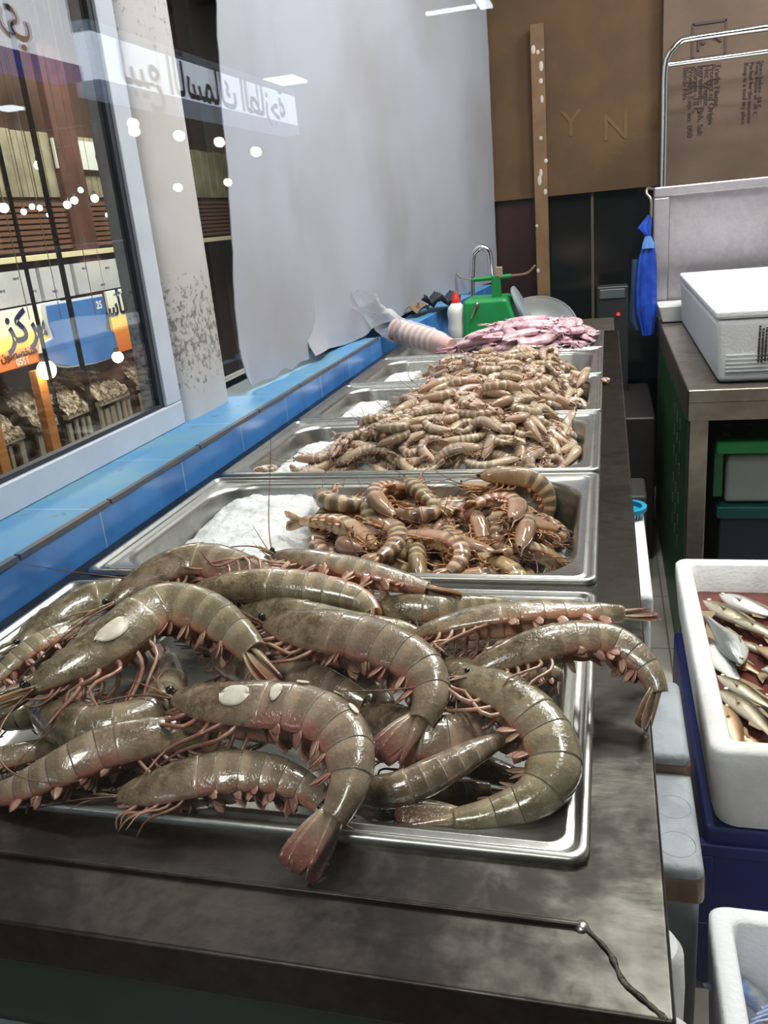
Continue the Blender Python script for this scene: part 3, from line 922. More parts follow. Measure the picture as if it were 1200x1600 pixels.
# window: aluminium frame, gasket, glass
wf = MB()
wf.box((WX - 0.02, 0.27, LEDGE), (WX, 1.195, 0.932))              # bottom rail
wf.box((WX - 0.02, 1.148, 0.9325), (WX - 0.001, 1.195, 2.25))
wf.box((WX - 0.02, 0.27, 2.25), (WX, 1.195, 2.29))
win = struct(wf.build('window_1', M['white_alu'], bevel=0.002))
gk = MB()
gk.box((WX - 0.018, 0.27, 0.932), (WX - 0.006, 1.148, 0.938)).box((WX - 0.018, 1.136, 0.938), (WX - 0.006, 1.148, 2.25))
gk.build('gasket', M['gasket'], win)
MB().box((WX - 0.014, 0.272, 0.934), (WX - 0.010, 1.14, 2.25)).build('pane', M['pane_dirty'], win)
# white post beside the window
pm = MB(); ring0 = []
for k in range(28):
    a = 2 * PI * k / 28; cx, cy = math.cos(a), math.sin(a)
    ring0.append((-0.702 + 0.047 * math.copysign(abs(cx) ** 0.55, cx), 1.288 + 0.092 * math.copysign(abs(cy) ** 0.45, cy)))
pm.loft([[(x, y, z) for x, y in ring0] for z in (LEDGE, 1.0, 1.3, 2.3)])
post = pm.build('column_white', M['post'], smooth=True); struct(post)
# second window behind the post
w2 = MB().box((WX - 0.09, 1.38, LEDGE), (WX - 0.06, 1.40, 2.29)).box((WX - 0.09, 1.40, LEDGE), (WX - 0.06, 2.06, 0.905))
w2 = struct(w2.build('window_2', M['gasket']))
MB().box((WX - 0.078, 1.40, 0.905), (WX - 0.072, 2.06, 2.29)).build('pane', M['pane_dirty'], w2)

# white plastic sheets hung along the left side
def sheet(name, plan, z0, z1, label, curl=(), ny=60, nz=60, seed=0, edges=(.5, 1), slant=0.0):
    rg = np.random.default_rng(seed); ph = rg.uniform(0, 6, 6)
    pl, _ = catmull([(a, b, 0) for a, b in plan], ny)
    rows = []
    for i in range(nz):
        v = i / (nz - 1); row = []
        for j in range(ny):
            u = j / (ny - 1); x, y = pl[j][0], pl[j][1]
            zb = z0 + 0.003 * math.sin(9 * u * 6.28 / 3 + ph[0]) + 0.003 * math.sin(31 * u + ph[1])
            z = zb + (z1 - zb) * v
            w = 0.004 * math.sin(5 * u + 2.2 * v + ph[2]) + 0.0025 * math.sin(14 * u + 3 * v + ph[3])
            e = 0.010 * math.sin(16 * z + ph[4]) + 0.006 * math.sin(43 * z + ph[5]) + 0.004 * math.sin(95 * z)
            edge = (max(0, 1 - u * ny / 4) * edges[0] + max(0, 1 - (1 - u) * ny / 4) * edges[1]) * e
            cu = 0.0
            for (uc, amt, wd) in curl: cu += amt * math.exp(-((u - uc) / wd) ** 2) * max(0, 1 - v * 14) ** 2
            row.append((x + w + cu, y + edge + slant * v * (1 - u), z + abs(cu) * 0.25))
        rows.append(row)
    mb = MB(); mb.grid(rows)
    o = mb.build(name, M['sheet'], None, True, fix=False, solid=0.002)
    o.modifiers.new('split', 'EDGE_SPLIT').split_angle = 0.9
    return tag(o, label, 'plastic sheet', 'white wall sheets')
sheet('plastic_sheet', [(-0.646, 1.405), (-0.638, 1.60), (-0.630, 1.84)], 0.905, 2.3, 'white plastic wall sheet nearest the post, with curled bottom corner', [(0.0, 0.018, 0.06), (0.98, 0.01, 0.05)], seed=3, edges=(.35, .1), slant=.27)
sheet('plastic_sheet', [(-0.640, 1.72), (-0.633, 1.85), (-0.620, 2.0), (-0.600, 2.28), (-0.565, 2.75), (-0.485, 3.2), (-0.435, 3.5)], 0.902, 2.3, 'wide bluish white plastic wall sheet reaching to the dark back corner', [(0.02, 0.03, 0.05), (0.2, 0.015, 0.03)], ny=90, seed=8, edges=(.08, .55))

# back of the room: cardboard, maroon panel, dark glass door, batten
zc = at_y(900, 303, 3.5)[2]
tag(MB().box((-0.52, 3.52, zc), (0.215, 3.535, 2.3)).build('cardboard_panel', M['card'], bevel=0.002), 'large plain brown cardboard panel covering the upper back wall', 'cardboard')
cb = empty('carton_panel', (0.7, 3.49, 1.25), 'printed grey brown carton panel behind the chrome rail', 'cardboard')
MB().box((0.19, 3.47, 1.15), (1.35, 3.50, 2.3)).build('carton_sheet', M['card_light'], cb, bevel=0.002)
def print_lines(px0, py0, px1, py1, n, texts, size):
    for i in range(n):
        q = at_y(px0 + (px1 - px0) * i / max(n - 1, 1), py0 + (py1 - py0) * i / max(n - 1, 1), 3.468)
        lettering('printed_text', texts[i % len(texts)], size, q, (0, 0, -1), (1, 0, 0), M['card_ink'], cb)
print_lines(1122, 98, 1072, 104, 7, ['Trade Name', 'Product of Origin', 'Net Weight', 'Ingredients: Fish, Salt', 'Storage -18 C', 'Product Exp. no. 000', 'Batch No.'], 0.027)
print_lines(1184, 95, 1166, 97, 3, ['Keep frozen at -18 C', 'Packed for the importer', 'Keep in a cool dry place'], 0.020)
print_lines(1206, 92, 1190, 94, 2, ['Keep frozen', 'Store below -18 C'], 0.020)
# boxed handling mark on the carton
q = at_y(1108, 62, 3.468); mk = MB()
for (a, b, c_, d_) in ((-.055, .055, .05, .058), (-.055, .055, -.058, -.05), (-.058, -.05, -.055, .055), (.05, .058, -.055, .055)):
    mk.box((q[0] + a, 3.466, q[2] + c_), (q[0] + b, 3.4705, q[2] + d_))
mk.tube([(q[0] - .035, 3.467, q[2] + .02), (q[0] + .0, 3.467, q[2] + .018), (q[0] + .04, 3.467, q[2] - .01)], [.003, .005, .003], 6)
mk.ball((q[0] - .02, 3.467, q[2] - .005), .009, 8, 6, (1, .3, 1)); mk.tube([(q[0] - .035, 3.467, q[2] + .02), (q[0] - .035, 3.467, q[2] - .03)], .004, 6)
mk.build('handling_mark', M['card_ink'], cb)
cbp = [o for o in bpy.data.objects if o.name.startswith('cardboard_panel')][0]
for tx, px_, py_ in (('Y', 892, 195), ('N', 962, 200)):
    lettering('pale_letter', tx, 0.13, at_y(px_, py_, 3.519), (1, 0, 0), (0, 0, 1), M['card_pale'], cbp, 'CENTER')  # single letters in slightly paler brown than the cardboard
struct(MB().box((-0.54, 3.545, 0.0), (-0.252, 3.575, zc + 0.1)).build('wall_panel_maroon', M['maroon']))
dr = struct(MB().box((-0.25, 3.55, 0.0), (0.6, 3.58, zc + 0.1)).build('door_1', M['dark_glass']))
MB().box((-0.062, 3.538, 0.1), (-0.052, 3.55, zc + 0.02)).build('door_seam', plain('dull door edge', (84, 74, 62), 0.4), dr)
bt = MB(); x0 = at_y(828, 38, 3.49)[0]; z1 = at_y(838, 38, 3.49)[2]
bt.box((x0 + 0.0, 3.475, 0.0), (x0 + 0.05, 3.505, z1))
bat = tag(bt.build('wood_batten', M['batten'], bevel=0.002), 'upright wooden batten with white paint drips against the cardboard', 'batten')
rr = random.Random(2)
for k in range(13):
    z = rr.uniform(0.9, z1 - 0.05); mb = MB(); mb.ball((x0 + rr.uniform(.004, .046), 3.475, z), rr.uniform(.004, .009), 8, 6, (1, .25, rr.uniform(.8, 2.4)))
    mb.build('paint_drip', M['paint'], bat)
# card reader like box glimpsed on the glass door
cr = empty('charging_box', (-0.01, 3.0, 0.8), 'dark box with a red light in front of the glass door', 'device')
q = at_y(957, 470, 3.2)
MB().box((q[0] - .055, 3.16, 0.0), (q[0] + .055, 3.24, q[2] + 0.055)).build('case', plain('dark grey case', (40, 40, 42), 0.4), cr, bevel=0.006)
MB().box((q[0] - .045, 3.154, q[2] + 0.012), (q[0] + .042, 3.161, q[2] + 0.046)).build('screen', plain('grey display', (78, 84, 86), 0.25), cr, bevel=0.004)
e = at_y(966, 491, 3.157); MB().ball(e, .0055, 10, 8).build('red_light', emitter('red indicator', (255, 30, 40), 6), cr)
# ------------------------------------------------------------------ the steel display counter and its pans
XL, XR = -0.535, -0.0095
PY = [(0.353, 0.678), (0.700, 1.025), (1.037, 1.355), (1.362, 1.668), (1.676, 1.990), (1.997, 2.262)]
ctr = empty('display_counter', (-0.27, 1.28, 0.0), 'long stained stainless steel counter holding six sunk pans', 'counter')
top = MB()
Z0 = ZT - 0.028
xs_ = [-0.5575, -0.531, -0.013, 0.0275]; ys_ = [0.271]
for a, b in PY: ys_ += [a + .004, b - .004]
ys_.append(2.285)
hole = lambda i, j: i == 1 and j % 2 == 1 and 0 < j < len(ys_) - 1
vi = {}
def tv(i, j, k):
    if (i, j, k) not in vi:
        vi[(i, j, k)] = len(top.v); top.v.append((xs_[i], ys_[j], (Z0, ZT)[k]))
    return vi[(i, j, k)]
for i in range(3):
    for j in range(len(ys_) - 1):
        if hole(i, j): continue
        for k in (0, 1): top.f.append((tv(i, j, k), tv(i + 1, j, k), tv(i + 1, j + 1, k), tv(i, j + 1, k)))
        for (a, b, ni, nj) in (((i, j), (i + 1, j), i, j - 1), ((i + 1, j), (i + 1, j + 1), i + 1, j), ((i + 1, j + 1), (i, j + 1), i, j + 1), ((i, j + 1), (i, j), i - 1, j)):
            if not (0 <= ni < 3 and 0 <= nj < len(ys_) - 1) or hole(ni, nj):
                top.f.append((tv(*a, 0), tv(*b, 0), tv(*b, 1), tv(*a, 1)))
top.build('countertop', M['steel_top'], ctr, bevel=0.0022)
ridge = MB(); ridge.box((-0.5575, 0.3135, ZT - 0.001), (-0.0125, 0.3165, ZT + 0.0025))
ridge.build('front_ridge', M['steel_top'], ctr, bevel=0.0012)
# raised weld scar at the front corner, rivet
pp, _ = catmull([(-0.012, 0.316, ZT), (0.000, 0.302, ZT + .001), (0.006, 0.288, ZT), (0.013, 0.281, ZT + .001), (0.0235, 0.272, ZT)], 24)
rg = np.random.default_rng(5)
MB().tube(pp, [0.0008 + 0.0009 * rg.random() for _ in pp], 8, 0.4).build('weld_seam', plain('dark weld', (60, 56, 50), 0.45, 0.9, bump=0.4, bscale=300), ctr, True)
MB().ball((-0.0125, 0.315, ZT), 0.0038, 10, 6, (1, 1, .6)).build('rivet', M['steel_pan'], ctr, True)
M['apron'] = plain('counter panel in reflection green', (36, 66, 60), 0.35, rgb2=(28, 54, 50), vscale=6)  # dark green reflection in the glass put into the panel colour
M['glass_haze'] = plain('lower panel in glass haze tone', (110, 134, 138), 0.4)  # pale haze in the glass put into this strip's colour
MB().box((-0.5575, 0.281, 0.10), (0.02, 0.30, Z0)).build('front_panel', M['apron'], ctr, bevel=0.002)
MB().box((-0.5575, 0.276, 0.10), (0.02, 0.2805, 0.765)).build('haze_panel', M['glass_haze'], ctr, bevel=0.001)
MB().box((-0.55, 0.30, 0.10), (-0.545, 2.28, Z0)).box((-0.545, 2.272, 0.1), (0.0, 2.28, Z0)).box((-0.02, 0.30, 0.10), (-0.012, 2.272, Z0)).build('side_panel', M['steel_top'], ctr)
for lx in (-0.53, -0.03):
    for ly in (0.33, 2.24):
        MB().box((lx - .015, ly - .015, 0.0), (lx + .015, ly + .015, 0.11)).build('leg', M['steel_table'], ctr)

def rrect(x0, x1, y0, y1, inset, r, z, n=8):
    x0 += inset; x1 -= inset; y0 += inset; y1 -= inset; out = []
    for (cx, cy, a0) in ((x1 - r, y0 + r, -90), (x1 - r, y1 - r, 0), (x0 + r, y1 - r, 90), (x0 + r, y0 + r, 180)):
        for k in range(n + 1):
            a = math.radians(a0 + 90 * k / n); out.append((cx + r * math.cos(a), cy + r * math.sin(a), z))
    return out
PAN_NAMES = ['front steel pan heaped with giant grey tiger prawns', 'steel pan with white ice on its left and striped prawns', 'steel pan of small pale prawns with a patch of ice at its left end',
             'steel pan buried in the middle of the small prawn heap', 'steel pan of small prawns just before the squid', 'farthest steel pan, holding pink squid']
for i, (a, b) in enumerate(PY):
    R = []
    for ins, r, z in ((0.0, .010, -.0005), (0.0, .010, .0035), (.0015, .010, .0052), (.004, .009, .0056), (.0058, .009, .0045), (.0070, .009, .0022), (.0100, .010, .0018), (.0118, .010, .0036), (.0135, .010, .0034), (.015, .011, .0012),
                      (.0185, .052, .0010), (.0215, .053, -.0012), (.0235, .053, -.006), (.030, .050, -.045), (.036, .046, -.058), (.047, .038, -.064), (.09, .02, -.065)):
        R.append(rrect(XL, XR, a, b, ins, r, ZT + z))
    mb = MB(); mb.loft(R, close=False)
    mb.f.append(tuple((len(R) - 1) * 36 + k for k in range(36)))
    o = mb.build('steel_pan', M['steel_pan'], None, True, fix=False)
    tag(o, PAN_NAMES[i], 'pan', 'steel pans sunk in the counter')

# crushed ice
def ice_mat():
    t = NT('crushed ice'); p = t.pos()
    n1 = t.noise(180, p, 5, 0.7); n2 = t.noise(40, p, 4)
    c = t.mix(t.rng(n2, 0.4, 0.7), lin(238, 240, 240), lin(214, 216, 214))
    b = t.bump(t.math('ADD', n1, t.math('MULTIPLY', n2, 1.0)), 0.9, 0.004)
    return t.bsdf(c, 0.28, 0, 0.6, b, sss=0.3, sssr=(1, 1, 1), sssscale=0.006)
M['ice'] = ice_mat()
from mathutils import noise as mnoise
def ice(i, hfun, label, nx=150, ny=90):
    a, b = PY[i]; x0, x1, y0, y1 = XL + .026, XR - .026, a + .026, b - .026
    P = []
    for r in range(nx):
        row = []
        for c in range(ny):
            x = x0 + (x1 - x0) * r / (nx - 1); y = y0 + (y1 - y0) * c / (ny - 1)
            # keep inside the rounded corners
            cx = min(max(x, x0 + .05), x1 - .05); cy = min(max(y, y0 + .05), y1 - .05)
            d = math.hypot(x - cx, y - cy)
            if d > .048: x = cx + (x - cx) * .048 / d; y = cy + (y - cy) * .048 / d
            v = Vector((x * 60, y * 60, i * 3.1))
            z = hfun(x, y) + 0.0035 * mnoise.noise(v) + 0.0022 * mnoise.noise(v * 2.7) + 0.0016 * mnoise.noise(v * 6.1)
            ed = min(r, nx - 1 - r, c, ny - 1 - c)
            if ed == 0: z = ZT - 0.062
            elif ed < 7: z -= 0.010 * (1 - ed / 7) ** 2
            z = max(z, ZT - 0.062)
            row.append((x, y, z))
        P.append(row)
    mb = MB(); mb.grid(P)
    o = mb.build('crushed_ice', M['ice'], None, True)
    return tag(o, label, 'ice', 'crushed ice beds', 'stuff')
def sst(a, b, v):
    t = min(max((v - a) / (b - a), 0), 1); return t * t * (3 - 2 * t)
def ice2(x, y): return ZT - 0.016 - 0.042 * sst(-0.40, -0.26, x) - 0.012 * sst(-0.46, -0.52, x) + 0.008 * sst(0.82, 0.98, y) * sst(-0.3, -0.4, x)
def heap_top(x, y):
    """wanted top of the small prawn heap"""
    left = -0.455 + 0.05 * math.sin(5 * y)
    e = sst(left - 0.02, left + 0.16, x) * sst(-0.02, -0.14, x)
    f = sst(1.03, 1.18, y) * sst(2.02, 1.70, y)
    return ZT - 0.020 + (0.020 + 0.085 * e) * f + 0.02 * e * (1 - f)
def ice345(x, y): return max(ZT - 0.055, heap_top(x, y) - 0.070) if x > -0.43 else ZT - 0.024
ice(1, ice2, 'white crushed ice on the left of the second pan')
ice(2, ice345, 'crushed ice showing at the left end of the third pan')
ice(3, ice345, 'crushed ice bed under the middle of the small prawn heap')
ice(4, ice345, 'crushed ice bed under the small prawns before the squid')
ice5 = lambda x, y: ZT + 0.012 - 0.05 * sst(-.30, -.46, x) - 0.05 * sst(-.12, -.03, x) - .02 * sst(2.1, 2.02, y)
ice(5, ice5, 'crushed ice bed under the squid in the last pan', 90, 50)
# ------------------------------------------------------------------ the giant prawns in the front pan
def hero(label, pts, side=1, roll=25, **kw):
    P = [at_z(x, y, ZT + z) for x, y, z in pts]
    if callable(roll): rf = roll
    else: rf = lambda u: roll
    def dors(u, t):
        lat = np.cross(np.array([0, 0, 1.0]), t); lat /= (np.linalg.norm(lat) + 1e-9)
        a = math.radians(rf(u)); return side * lat * math.cos(a) + np.array([0, 0, 1.0]) * math.sin(a)
    return big_prawn('tiger_prawn', label, P, dors, floor=ZT + 0.004, **kw)

# the topmost, numbered from the photograph's front to its back
hero('milky spotted giant prawn in the middle front whose tail hangs over the pan rim',
     [(272, 1092, .034), (335, 1106, .040), (410, 1112, .044), (480, 1120, .044), (533, 1150, .042), (548, 1205, .036), (532, 1258, .026), (503, 1305, .016), (470, 1372, .007)], 1, 28,
     tint=.47, shade=.2, seed=1, fat=1.06, splay=.10, spots=((.285, 84, .085, .34), (.40, 74, .03, .30), (.45, 34, .028, .2), (.53, 8, .025, .25), (.60, 30, .03, .16)), whisk=.6)
hero('giant olive prawn arched at the left with a white patch on its head shell',
     [(48, 1078, .044), (112, 1046, .050), (172, 1012, .056), (214, 978, .060), (262, 952, .062), (322, 962, .060), (372, 995, .054), (408, 1036, .046), (440, 1072, .040)], 1, 40,
     tint=.50, shade=.75, seed=2, fat=1.05, splay=.12, spots=((.25, 78, .09, .30),), whisk=.8)
hero('giant prawn curled in a C at the right end of the front pan',
     [(690, 1035, .036), (752, 1072, .034), (806, 1102, .030), (850, 1150, .022), (864, 1200, .014), (838, 1244, .006), (785, 1268, .000), (725, 1280, -.002), (618, 1288, -.004)], 1, 22,
     tint=.50, shade=.85, seed=3, fat=1.0, splay=.06, legs=1.0)
hero('giant prawn draped over the right rim, curled tail hanging above the counter',
     [(735, 1055, .040), (790, 1030, .046), (845, 1012, .050), (900, 1002, .050), (958, 1006, .046), (1004, 1038, .038), (1026, 1078, .028), (1022, 1105, .018), (1008, 1142, .008)], 1, 38,
     tint=.55, shade=.55, seed=4, fat=1.02, splay=.2, legs=1.15)
hero('giant prawn lying straight with its red tipped tail pointing right over the rim',
     [(640, 998, .046), (690, 985, .052), (750, 973, .056), (815, 966, .058), (870, 962, .057), (920, 961, .054), (962, 960, .050), (1024, 957, .044)], 1, lambda u: 12 + 62 * sst(.66, .86, u),
     tint=.54, shade=.6, seed=5, fat=.92, splay=.05, legs=1.1, swim=.9)
hero('giant grey prawn bent downward in the centre of the front pan',
     [(415, 975, .040), (478, 990, .046), (545, 1002, .050), (605, 1018, .050), (655, 1045, .046), (672, 1088, .038), (655, 1130, .030), (636, 1158, .024), (612, 1205, .016)], 1, 34,
     tint=.49, shade=.3, seed=6, fat=1.1, splay=.2)
hero('giant pale prawn arched at the back left of the front pan beside the ice',
     [(172, 948, .048), (212, 922, .054), (258, 896, .060), (310, 882, .062), (362, 892, .060), (410, 912, .054), (455, 932, .046), (500, 950, .036), (545, 962, .028)], 1, 34,
     tint=.53, shade=.35, seed=7, fat=1.06)
hero('giant prawn lying on its back at the rear of the front pan showing pink legs',
     [(300, 922, .052), (350, 918, .056), (410, 915, .058), (470, 918, .057), (525, 926, .054), (565, 938, .050), (584, 962, .044), (586, 998, .040)], -1, -20,
     tint=.58, shade=.65, seed=8, fat=.95, legs=1.25)
hero('giant prawn with a dark blunt head stretched along the rear rim of the front pan',
     [(428, 868, .058), (478, 878, .060), (535, 890, .060), (585, 900, .058), (630, 910, .054), (668, 920, .050), (690, 927, .047), (722, 934, .042)], 1, 20,
     tint=.55, shade=.5, seed=9, fat=.9, splay=.08, legs=1.1)
hero('giant orange tinged prawn half hidden behind the bent grey one in the centre',
     [(372, 955, .036), (420, 957, .042), (475, 968, .044), (530, 980, .042), (580, 985, .038), (630, 990, .034), (675, 1010, .03), (700, 1040, .02)], 1, 40, tint=.52, shade=.9, seed=10, fat=.95)
hero('fat giant prawn along the front wall of the pan with pale swimmerets below',
     [(185, 1245, .006), (245, 1238, .012), (310, 1222, .018), (375, 1213, .020), (435, 1218, .018), (485, 1240, .012), (520, 1270, .004), (560, 1290, -.006)], 1, 30,
     tint=.46, shade=.4, seed=11, fat=1.25, legs=.9, swim=1.1)
hero('giant prawn at the lower left with its tail running off toward the pan corner',
     [(345, 1150, .016), (285, 1152, .022), (225, 1160, .026), (165, 1175, .026), (110, 1200, .022), (55, 1225, .014), (10, 1240, .008), (-60, 1245, .004)], -1, 42,
     tint=.47, shade=.25, seed=12, fat=1.15, antennae=False)
hero('giant prawn tucked below the arched olive one at the left',
     [(60, 1085, .014), (95, 1120, .018), (140, 1138, .020), (190, 1138, .020), (235, 1120, .018), (258, 1085, .018), (262, 1045, .016), (255, 1010, .012)], -1, 35, tint=.46, shade=.5, seed=13, fat=1.05, antennae=False)
hero('striped lower prawn beneath the curled one, its red swimmerets toward the right',
     [(545, 1215, .0), (575, 1235, .004), (620, 1234, .008), (668, 1215, .012), (712, 1192, .016), (748, 1172, .018), (775, 1160, .016), (820, 1150, .01)], -1, 40, tint=.48, shade=.1, seed=14, fat=1.2, legs=.7, antennae=False)
hero('banded grey prawn lying under the centre of the heap behind the curled one',
     [(560, 1120, .010), (600, 1130, .014), (640, 1150, .016), (690, 1160, .014), (730, 1150, .010), (765, 1120, .004), (770, 1080, -.002)], 1, 50, tint=.45, shade=.15, seed=15, fat=1.25, antennae=False)
hero('pinkish prawn with tangled feelers at the far left corner of the front pan',
     [(150, 965, .030), (115, 985, .034), (80, 1000, .036), (45, 1020, .034), (15, 1045, .028), (-20, 1075, .020), (-60, 1090, .012)], -1, 30, tint=.50, shade=.8, seed=16, fat=1.0, legs=1.3, whisk=.7)
hero('dull prawn at the left edge of the photo against the front wall of the pan',
     [(110, 1160, .0), (60, 1175, .004), (20, 1185, .006), (-30, 1195, .006), (-80, 1210, .002), (-120, 1240, -.004)], -1, 40, tint=.45, shade=.6, seed=17, fat=1.2, antennae=False, legs=.6)
hero('olive prawn lying across the rear middle behind the straight red tipped one',
     [(560, 960, .030), (600, 955, .036), (640, 952, .038), (690, 955, .036), (740, 950, .032), (790, 948, .026), (840, 952, .018)], 1, 55, tint=.52, shade=.95, seed=18, fat=1.0, legs=.6, antennae=False)
hero('dark headed prawn whose whiskers spread at the upper left of the front pan',
     [(225, 935, .034), (185, 955, .036), (150, 985, .036), (120, 1020, .032), (95, 1050, .026), (70, 1080, .02)], 1, 20, tint=.46, shade=.7, seed=19, fat=1.1, legs=1.3)
hero('pale lower prawn seen between the spotted one and the bent grey one',
     [(330, 1030, .008), (380, 1040, .014), (430, 1055, .018), (490, 1070, .018), (545, 1090, .016), (590, 1115, .010), (605, 1150, .002)], 1, 55, tint=.47, shade=.33, seed=20, fat=1.2, antennae=False, legs=.8)
hero('prawn deep in the right of the front pan below the draped one',
     [(700, 1105, -.02), (740, 1090, -.016), (785, 1065, -.012), (830, 1050, -.014), (875, 1060, -.02), (890, 1100, -.03)], 1, 40, tint=.44, shade=.45, seed=21, fat=1.2, antennae=False, legs=.6)
hero('prawn low at the back left corner of the front pan',
     [(30, 1010, .0), (90, 975, .004), (150, 945, .006), (220, 940, .004), (280, 965, -.002), (330, 1000, -.008)], 1, 45, tint=.45, shade=.85, seed=22, fat=1.2, antennae=False)
hero('dull lower prawn between the fat front one and the lower left one',
     [(120, 1225, -.012), (180, 1215, -.008), (240, 1205, -.006), (300, 1195, -.006), (360, 1185, -.010), (400, 1165, -.016)], 1, 50, tint=.43, shade=.3, seed=23, fat=1.25, antennae=False, legs=.6)

for i, (lb, pts, sd) in enumerate((
    ('dark prawn at the bottom of the pan inside the curl of the C shaped one', [(840, 1230, -.045), (800, 1215, -.04), (755, 1200, -.038), (710, 1185, -.04), (670, 1170, -.045), (640, 1150, -.05)], 1),
    ('dark prawn at the bottom of the pan under the tail of the C shaped one', [(560, 1270, -.035), (610, 1262, -.032), (660, 1250, -.03), (710, 1240, -.032), (760, 1235, -.036), (800, 1240, -.042)], 1),
    ('prawn at the bottom of the pan below the right rim', [(880, 1010, -.03), (885, 1050, -.034), (880, 1090, -.036), (870, 1130, -.04), (850, 1170, -.045)], 1),
    ('prawn at the bottom of the pan between the arched and the spotted one', [(300, 1010, -.02), (350, 1005, -.016), (400, 1010, -.016), (440, 1025, -.018), (480, 1050, -.024), (500, 1080, -.03)], 1),
    ('prawn at the bottom of the pan along the left of the front wall', [(-20, 1225, -.03), (40, 1250, -.026), (100, 1262, -.024), (160, 1265, -.026), (220, 1272, -.03), (270, 1285, -.036)], 1),
    ('prawn at the bottom of the pan between the left pair', [(60, 1130, -.02), (110, 1150, -.018), (160, 1165, -.018), (215, 1170, -.02), (270, 1190, -.026), (310, 1210, -.03)], 1),
    ('prawn low at the rear right under the straight red tipped one', [(700, 1010, .0), (750, 1000, .006), (800, 990, .010), (850, 980, .006), (895, 975, -.004)], 1),
    ('prawn low in the centre under the bent grey one', [(430, 1040, -.01), (490, 1050, -.006), (545, 1065, -.004), (590, 1090, -.008), (610, 1130, -.016), (600, 1165, -.024)], 1),
    ('prawn filling the left edge of the pan under the arched one', [(-60, 1105, .0), (-10, 1112, .006), (40, 1112, .008), (85, 1100, .006), (125, 1080, .0), (150, 1055, -.008)], -1),
    ('prawn low at the far left below the tangled one', [(60, 1060, -.01), (20, 1080, -.008), (-20, 1100, -.008), (-60, 1120, -.012), (-100, 1150, -.02)], -1))):
    hero(lb, pts, sd, 45, tint=.44 + .02 * (i % 3), shade=(i * .37) % 1, seed=100 + i, fat=1.25, antennae=False, legs=.6)

# ------------------------------------------------------------------ striped prawns in the second pan
rng = np.random.default_rng(21)
MID = [proto_prawn('striped_prawn', 'prawn', tot, 40 + i, 'prawn_mid', 'leg_mid', 0, 1.25, bd) for i, (tot, bd) in enumerate(((0.5, .5), (1.1, .5), (1.9, .55), (2.7, .55), (3.4, .6)))]
hp = Heap(XL + .01, XR + .03, PY[1][0] - .01, PY[1][1] + .03, .003)
for i in range(hp.nx):
    for j in range(hp.ny):
        x, y = hp.X[i, j], hp.Y[i, j]
        inside = XL + .03 < x < XR - .03 and PY[1][0] + .03 < y < PY[1][1] - .03
        hp.H[i, j] = ice2(x, y) if inside else ZT + 0.03
def t2(x, y):
    e = sst(-.45, -.31, x) * sst(.01, -.11, x); f = sst(.69, .80, y) * sst(1.03, .95, y)
    return ZT - .01 + .082 * e * (0.45 + 0.55 * f)
def keep2(ch): return ch[:, 0].min() > -.44 and ch[:, 1].min() > PY[1][0] + .022 and ch[:, 0].max() < XR - .026 and ch[:, 1].max() < PY[1][1] - .016
items2 = pile(hp, MID, [c for _, c in MID], t2, 70, .142, rng, pct=72, roll=22, tries=50, region=lambda x, y: -.42 < x < -.035 and PY[1][0] + .04 < y < PY[1][1] - .04, keep=keep2)
KIND2 = ['nearly straight striped orange prawn', 'slightly bent striped orange prawn', 'bent striped tiger prawn', 'curled striped tiger prawn', 'tightly curled striped prawn']
used = set()
zs = [it[1][2] for it in items2]; hi = max(zs)
seen_labels = {}
for k, loc, q, sz in items2:
    x, y, z = loc
    row = 'at the front rim' if y < .785 else 'at the back rim' if y > .94 else 'in the middle rows'
    colm = 'beside the ice' if x < -.315 else 'at the right end' if x < -.0 and x > -.135 else 'left of centre' if x < -.225 else 'right of centre'
    lb = '%s %s of the second pan, %s' % (KIND2[k].replace('nearly ', '').replace('slightly ', 'half '), row, colm)
    if z == hi: lb = 'striped prawn lying highest on the heap in the second pan'
    proto = MID[k][0]
    o = proto if k not in used else copy_tree(proto)
    used.add(k)
    lb = lb.replace(', at the right end', ', right end').replace(', right of centre', ', right half').replace(', left of centre', ', left half')
    tag(o, lb, 'prawn', 'striped prawns in the second pan')
    o.location = loc; o.rotation_mode = 'QUATERNION'; o.rotation_quaternion = q; o.scale = (sz,) * 3
    ti, sh_ = rng.uniform(.40, .58), rng.uniform(0, 1)
    for c in o.children: set_look(c, ti, sh_)

# ------------------------------------------------------------------ the long heap of small prawns
rng = np.random.default_rng(5)
SMALL = [proto_prawn('small_prawn', 'prawn', tot, 60 + i, 'prawn_small', 'leg_small', 1, 1.35, bd) for i, (tot, bd) in enumerate(((0.4, .5), (0.9, .5), (1.5, .5), (2.1, .55), (2.8, .55), (3.4, .58), (3.9, .6)))]
hp = Heap(XL + .01, XR + .04, PY[2][0] - .005, PY[4][1] + .05, .003)
for i in range(hp.nx):
    for j in range(hp.ny):
        x, y = hp.X[i, j], hp.Y[i, j]
        ins = XL + .03 < x < XR - .03 and PY[2][0] + .03 < y < PY[4][1] - .025
        rim = any(abs(y - (a[1] + b[0]) / 2) < .020 for a, b in zip(PY[2:4], PY[3:5]))
        hp.H[i, j] = (ZT + .005 if rim else ice345(x, y)) if ins else ZT + .012
        if not ins and (y < PY[2][0] + .02 or x > XR - .028): hp.H[i, j] = ZT + .02
def keep3(ch): return ch[:, 0].min() > XL + .03 and ch[:, 0].max() < XR - .028 and ch[:, 1].min() > PY[2][0] + .022 and ch[:, 1].max() < 2.02
def reg3(x, y):
    lft = -.44 + .05 * math.sin(5 * y)
    return x > lft and x < -.035 and y < 2.0
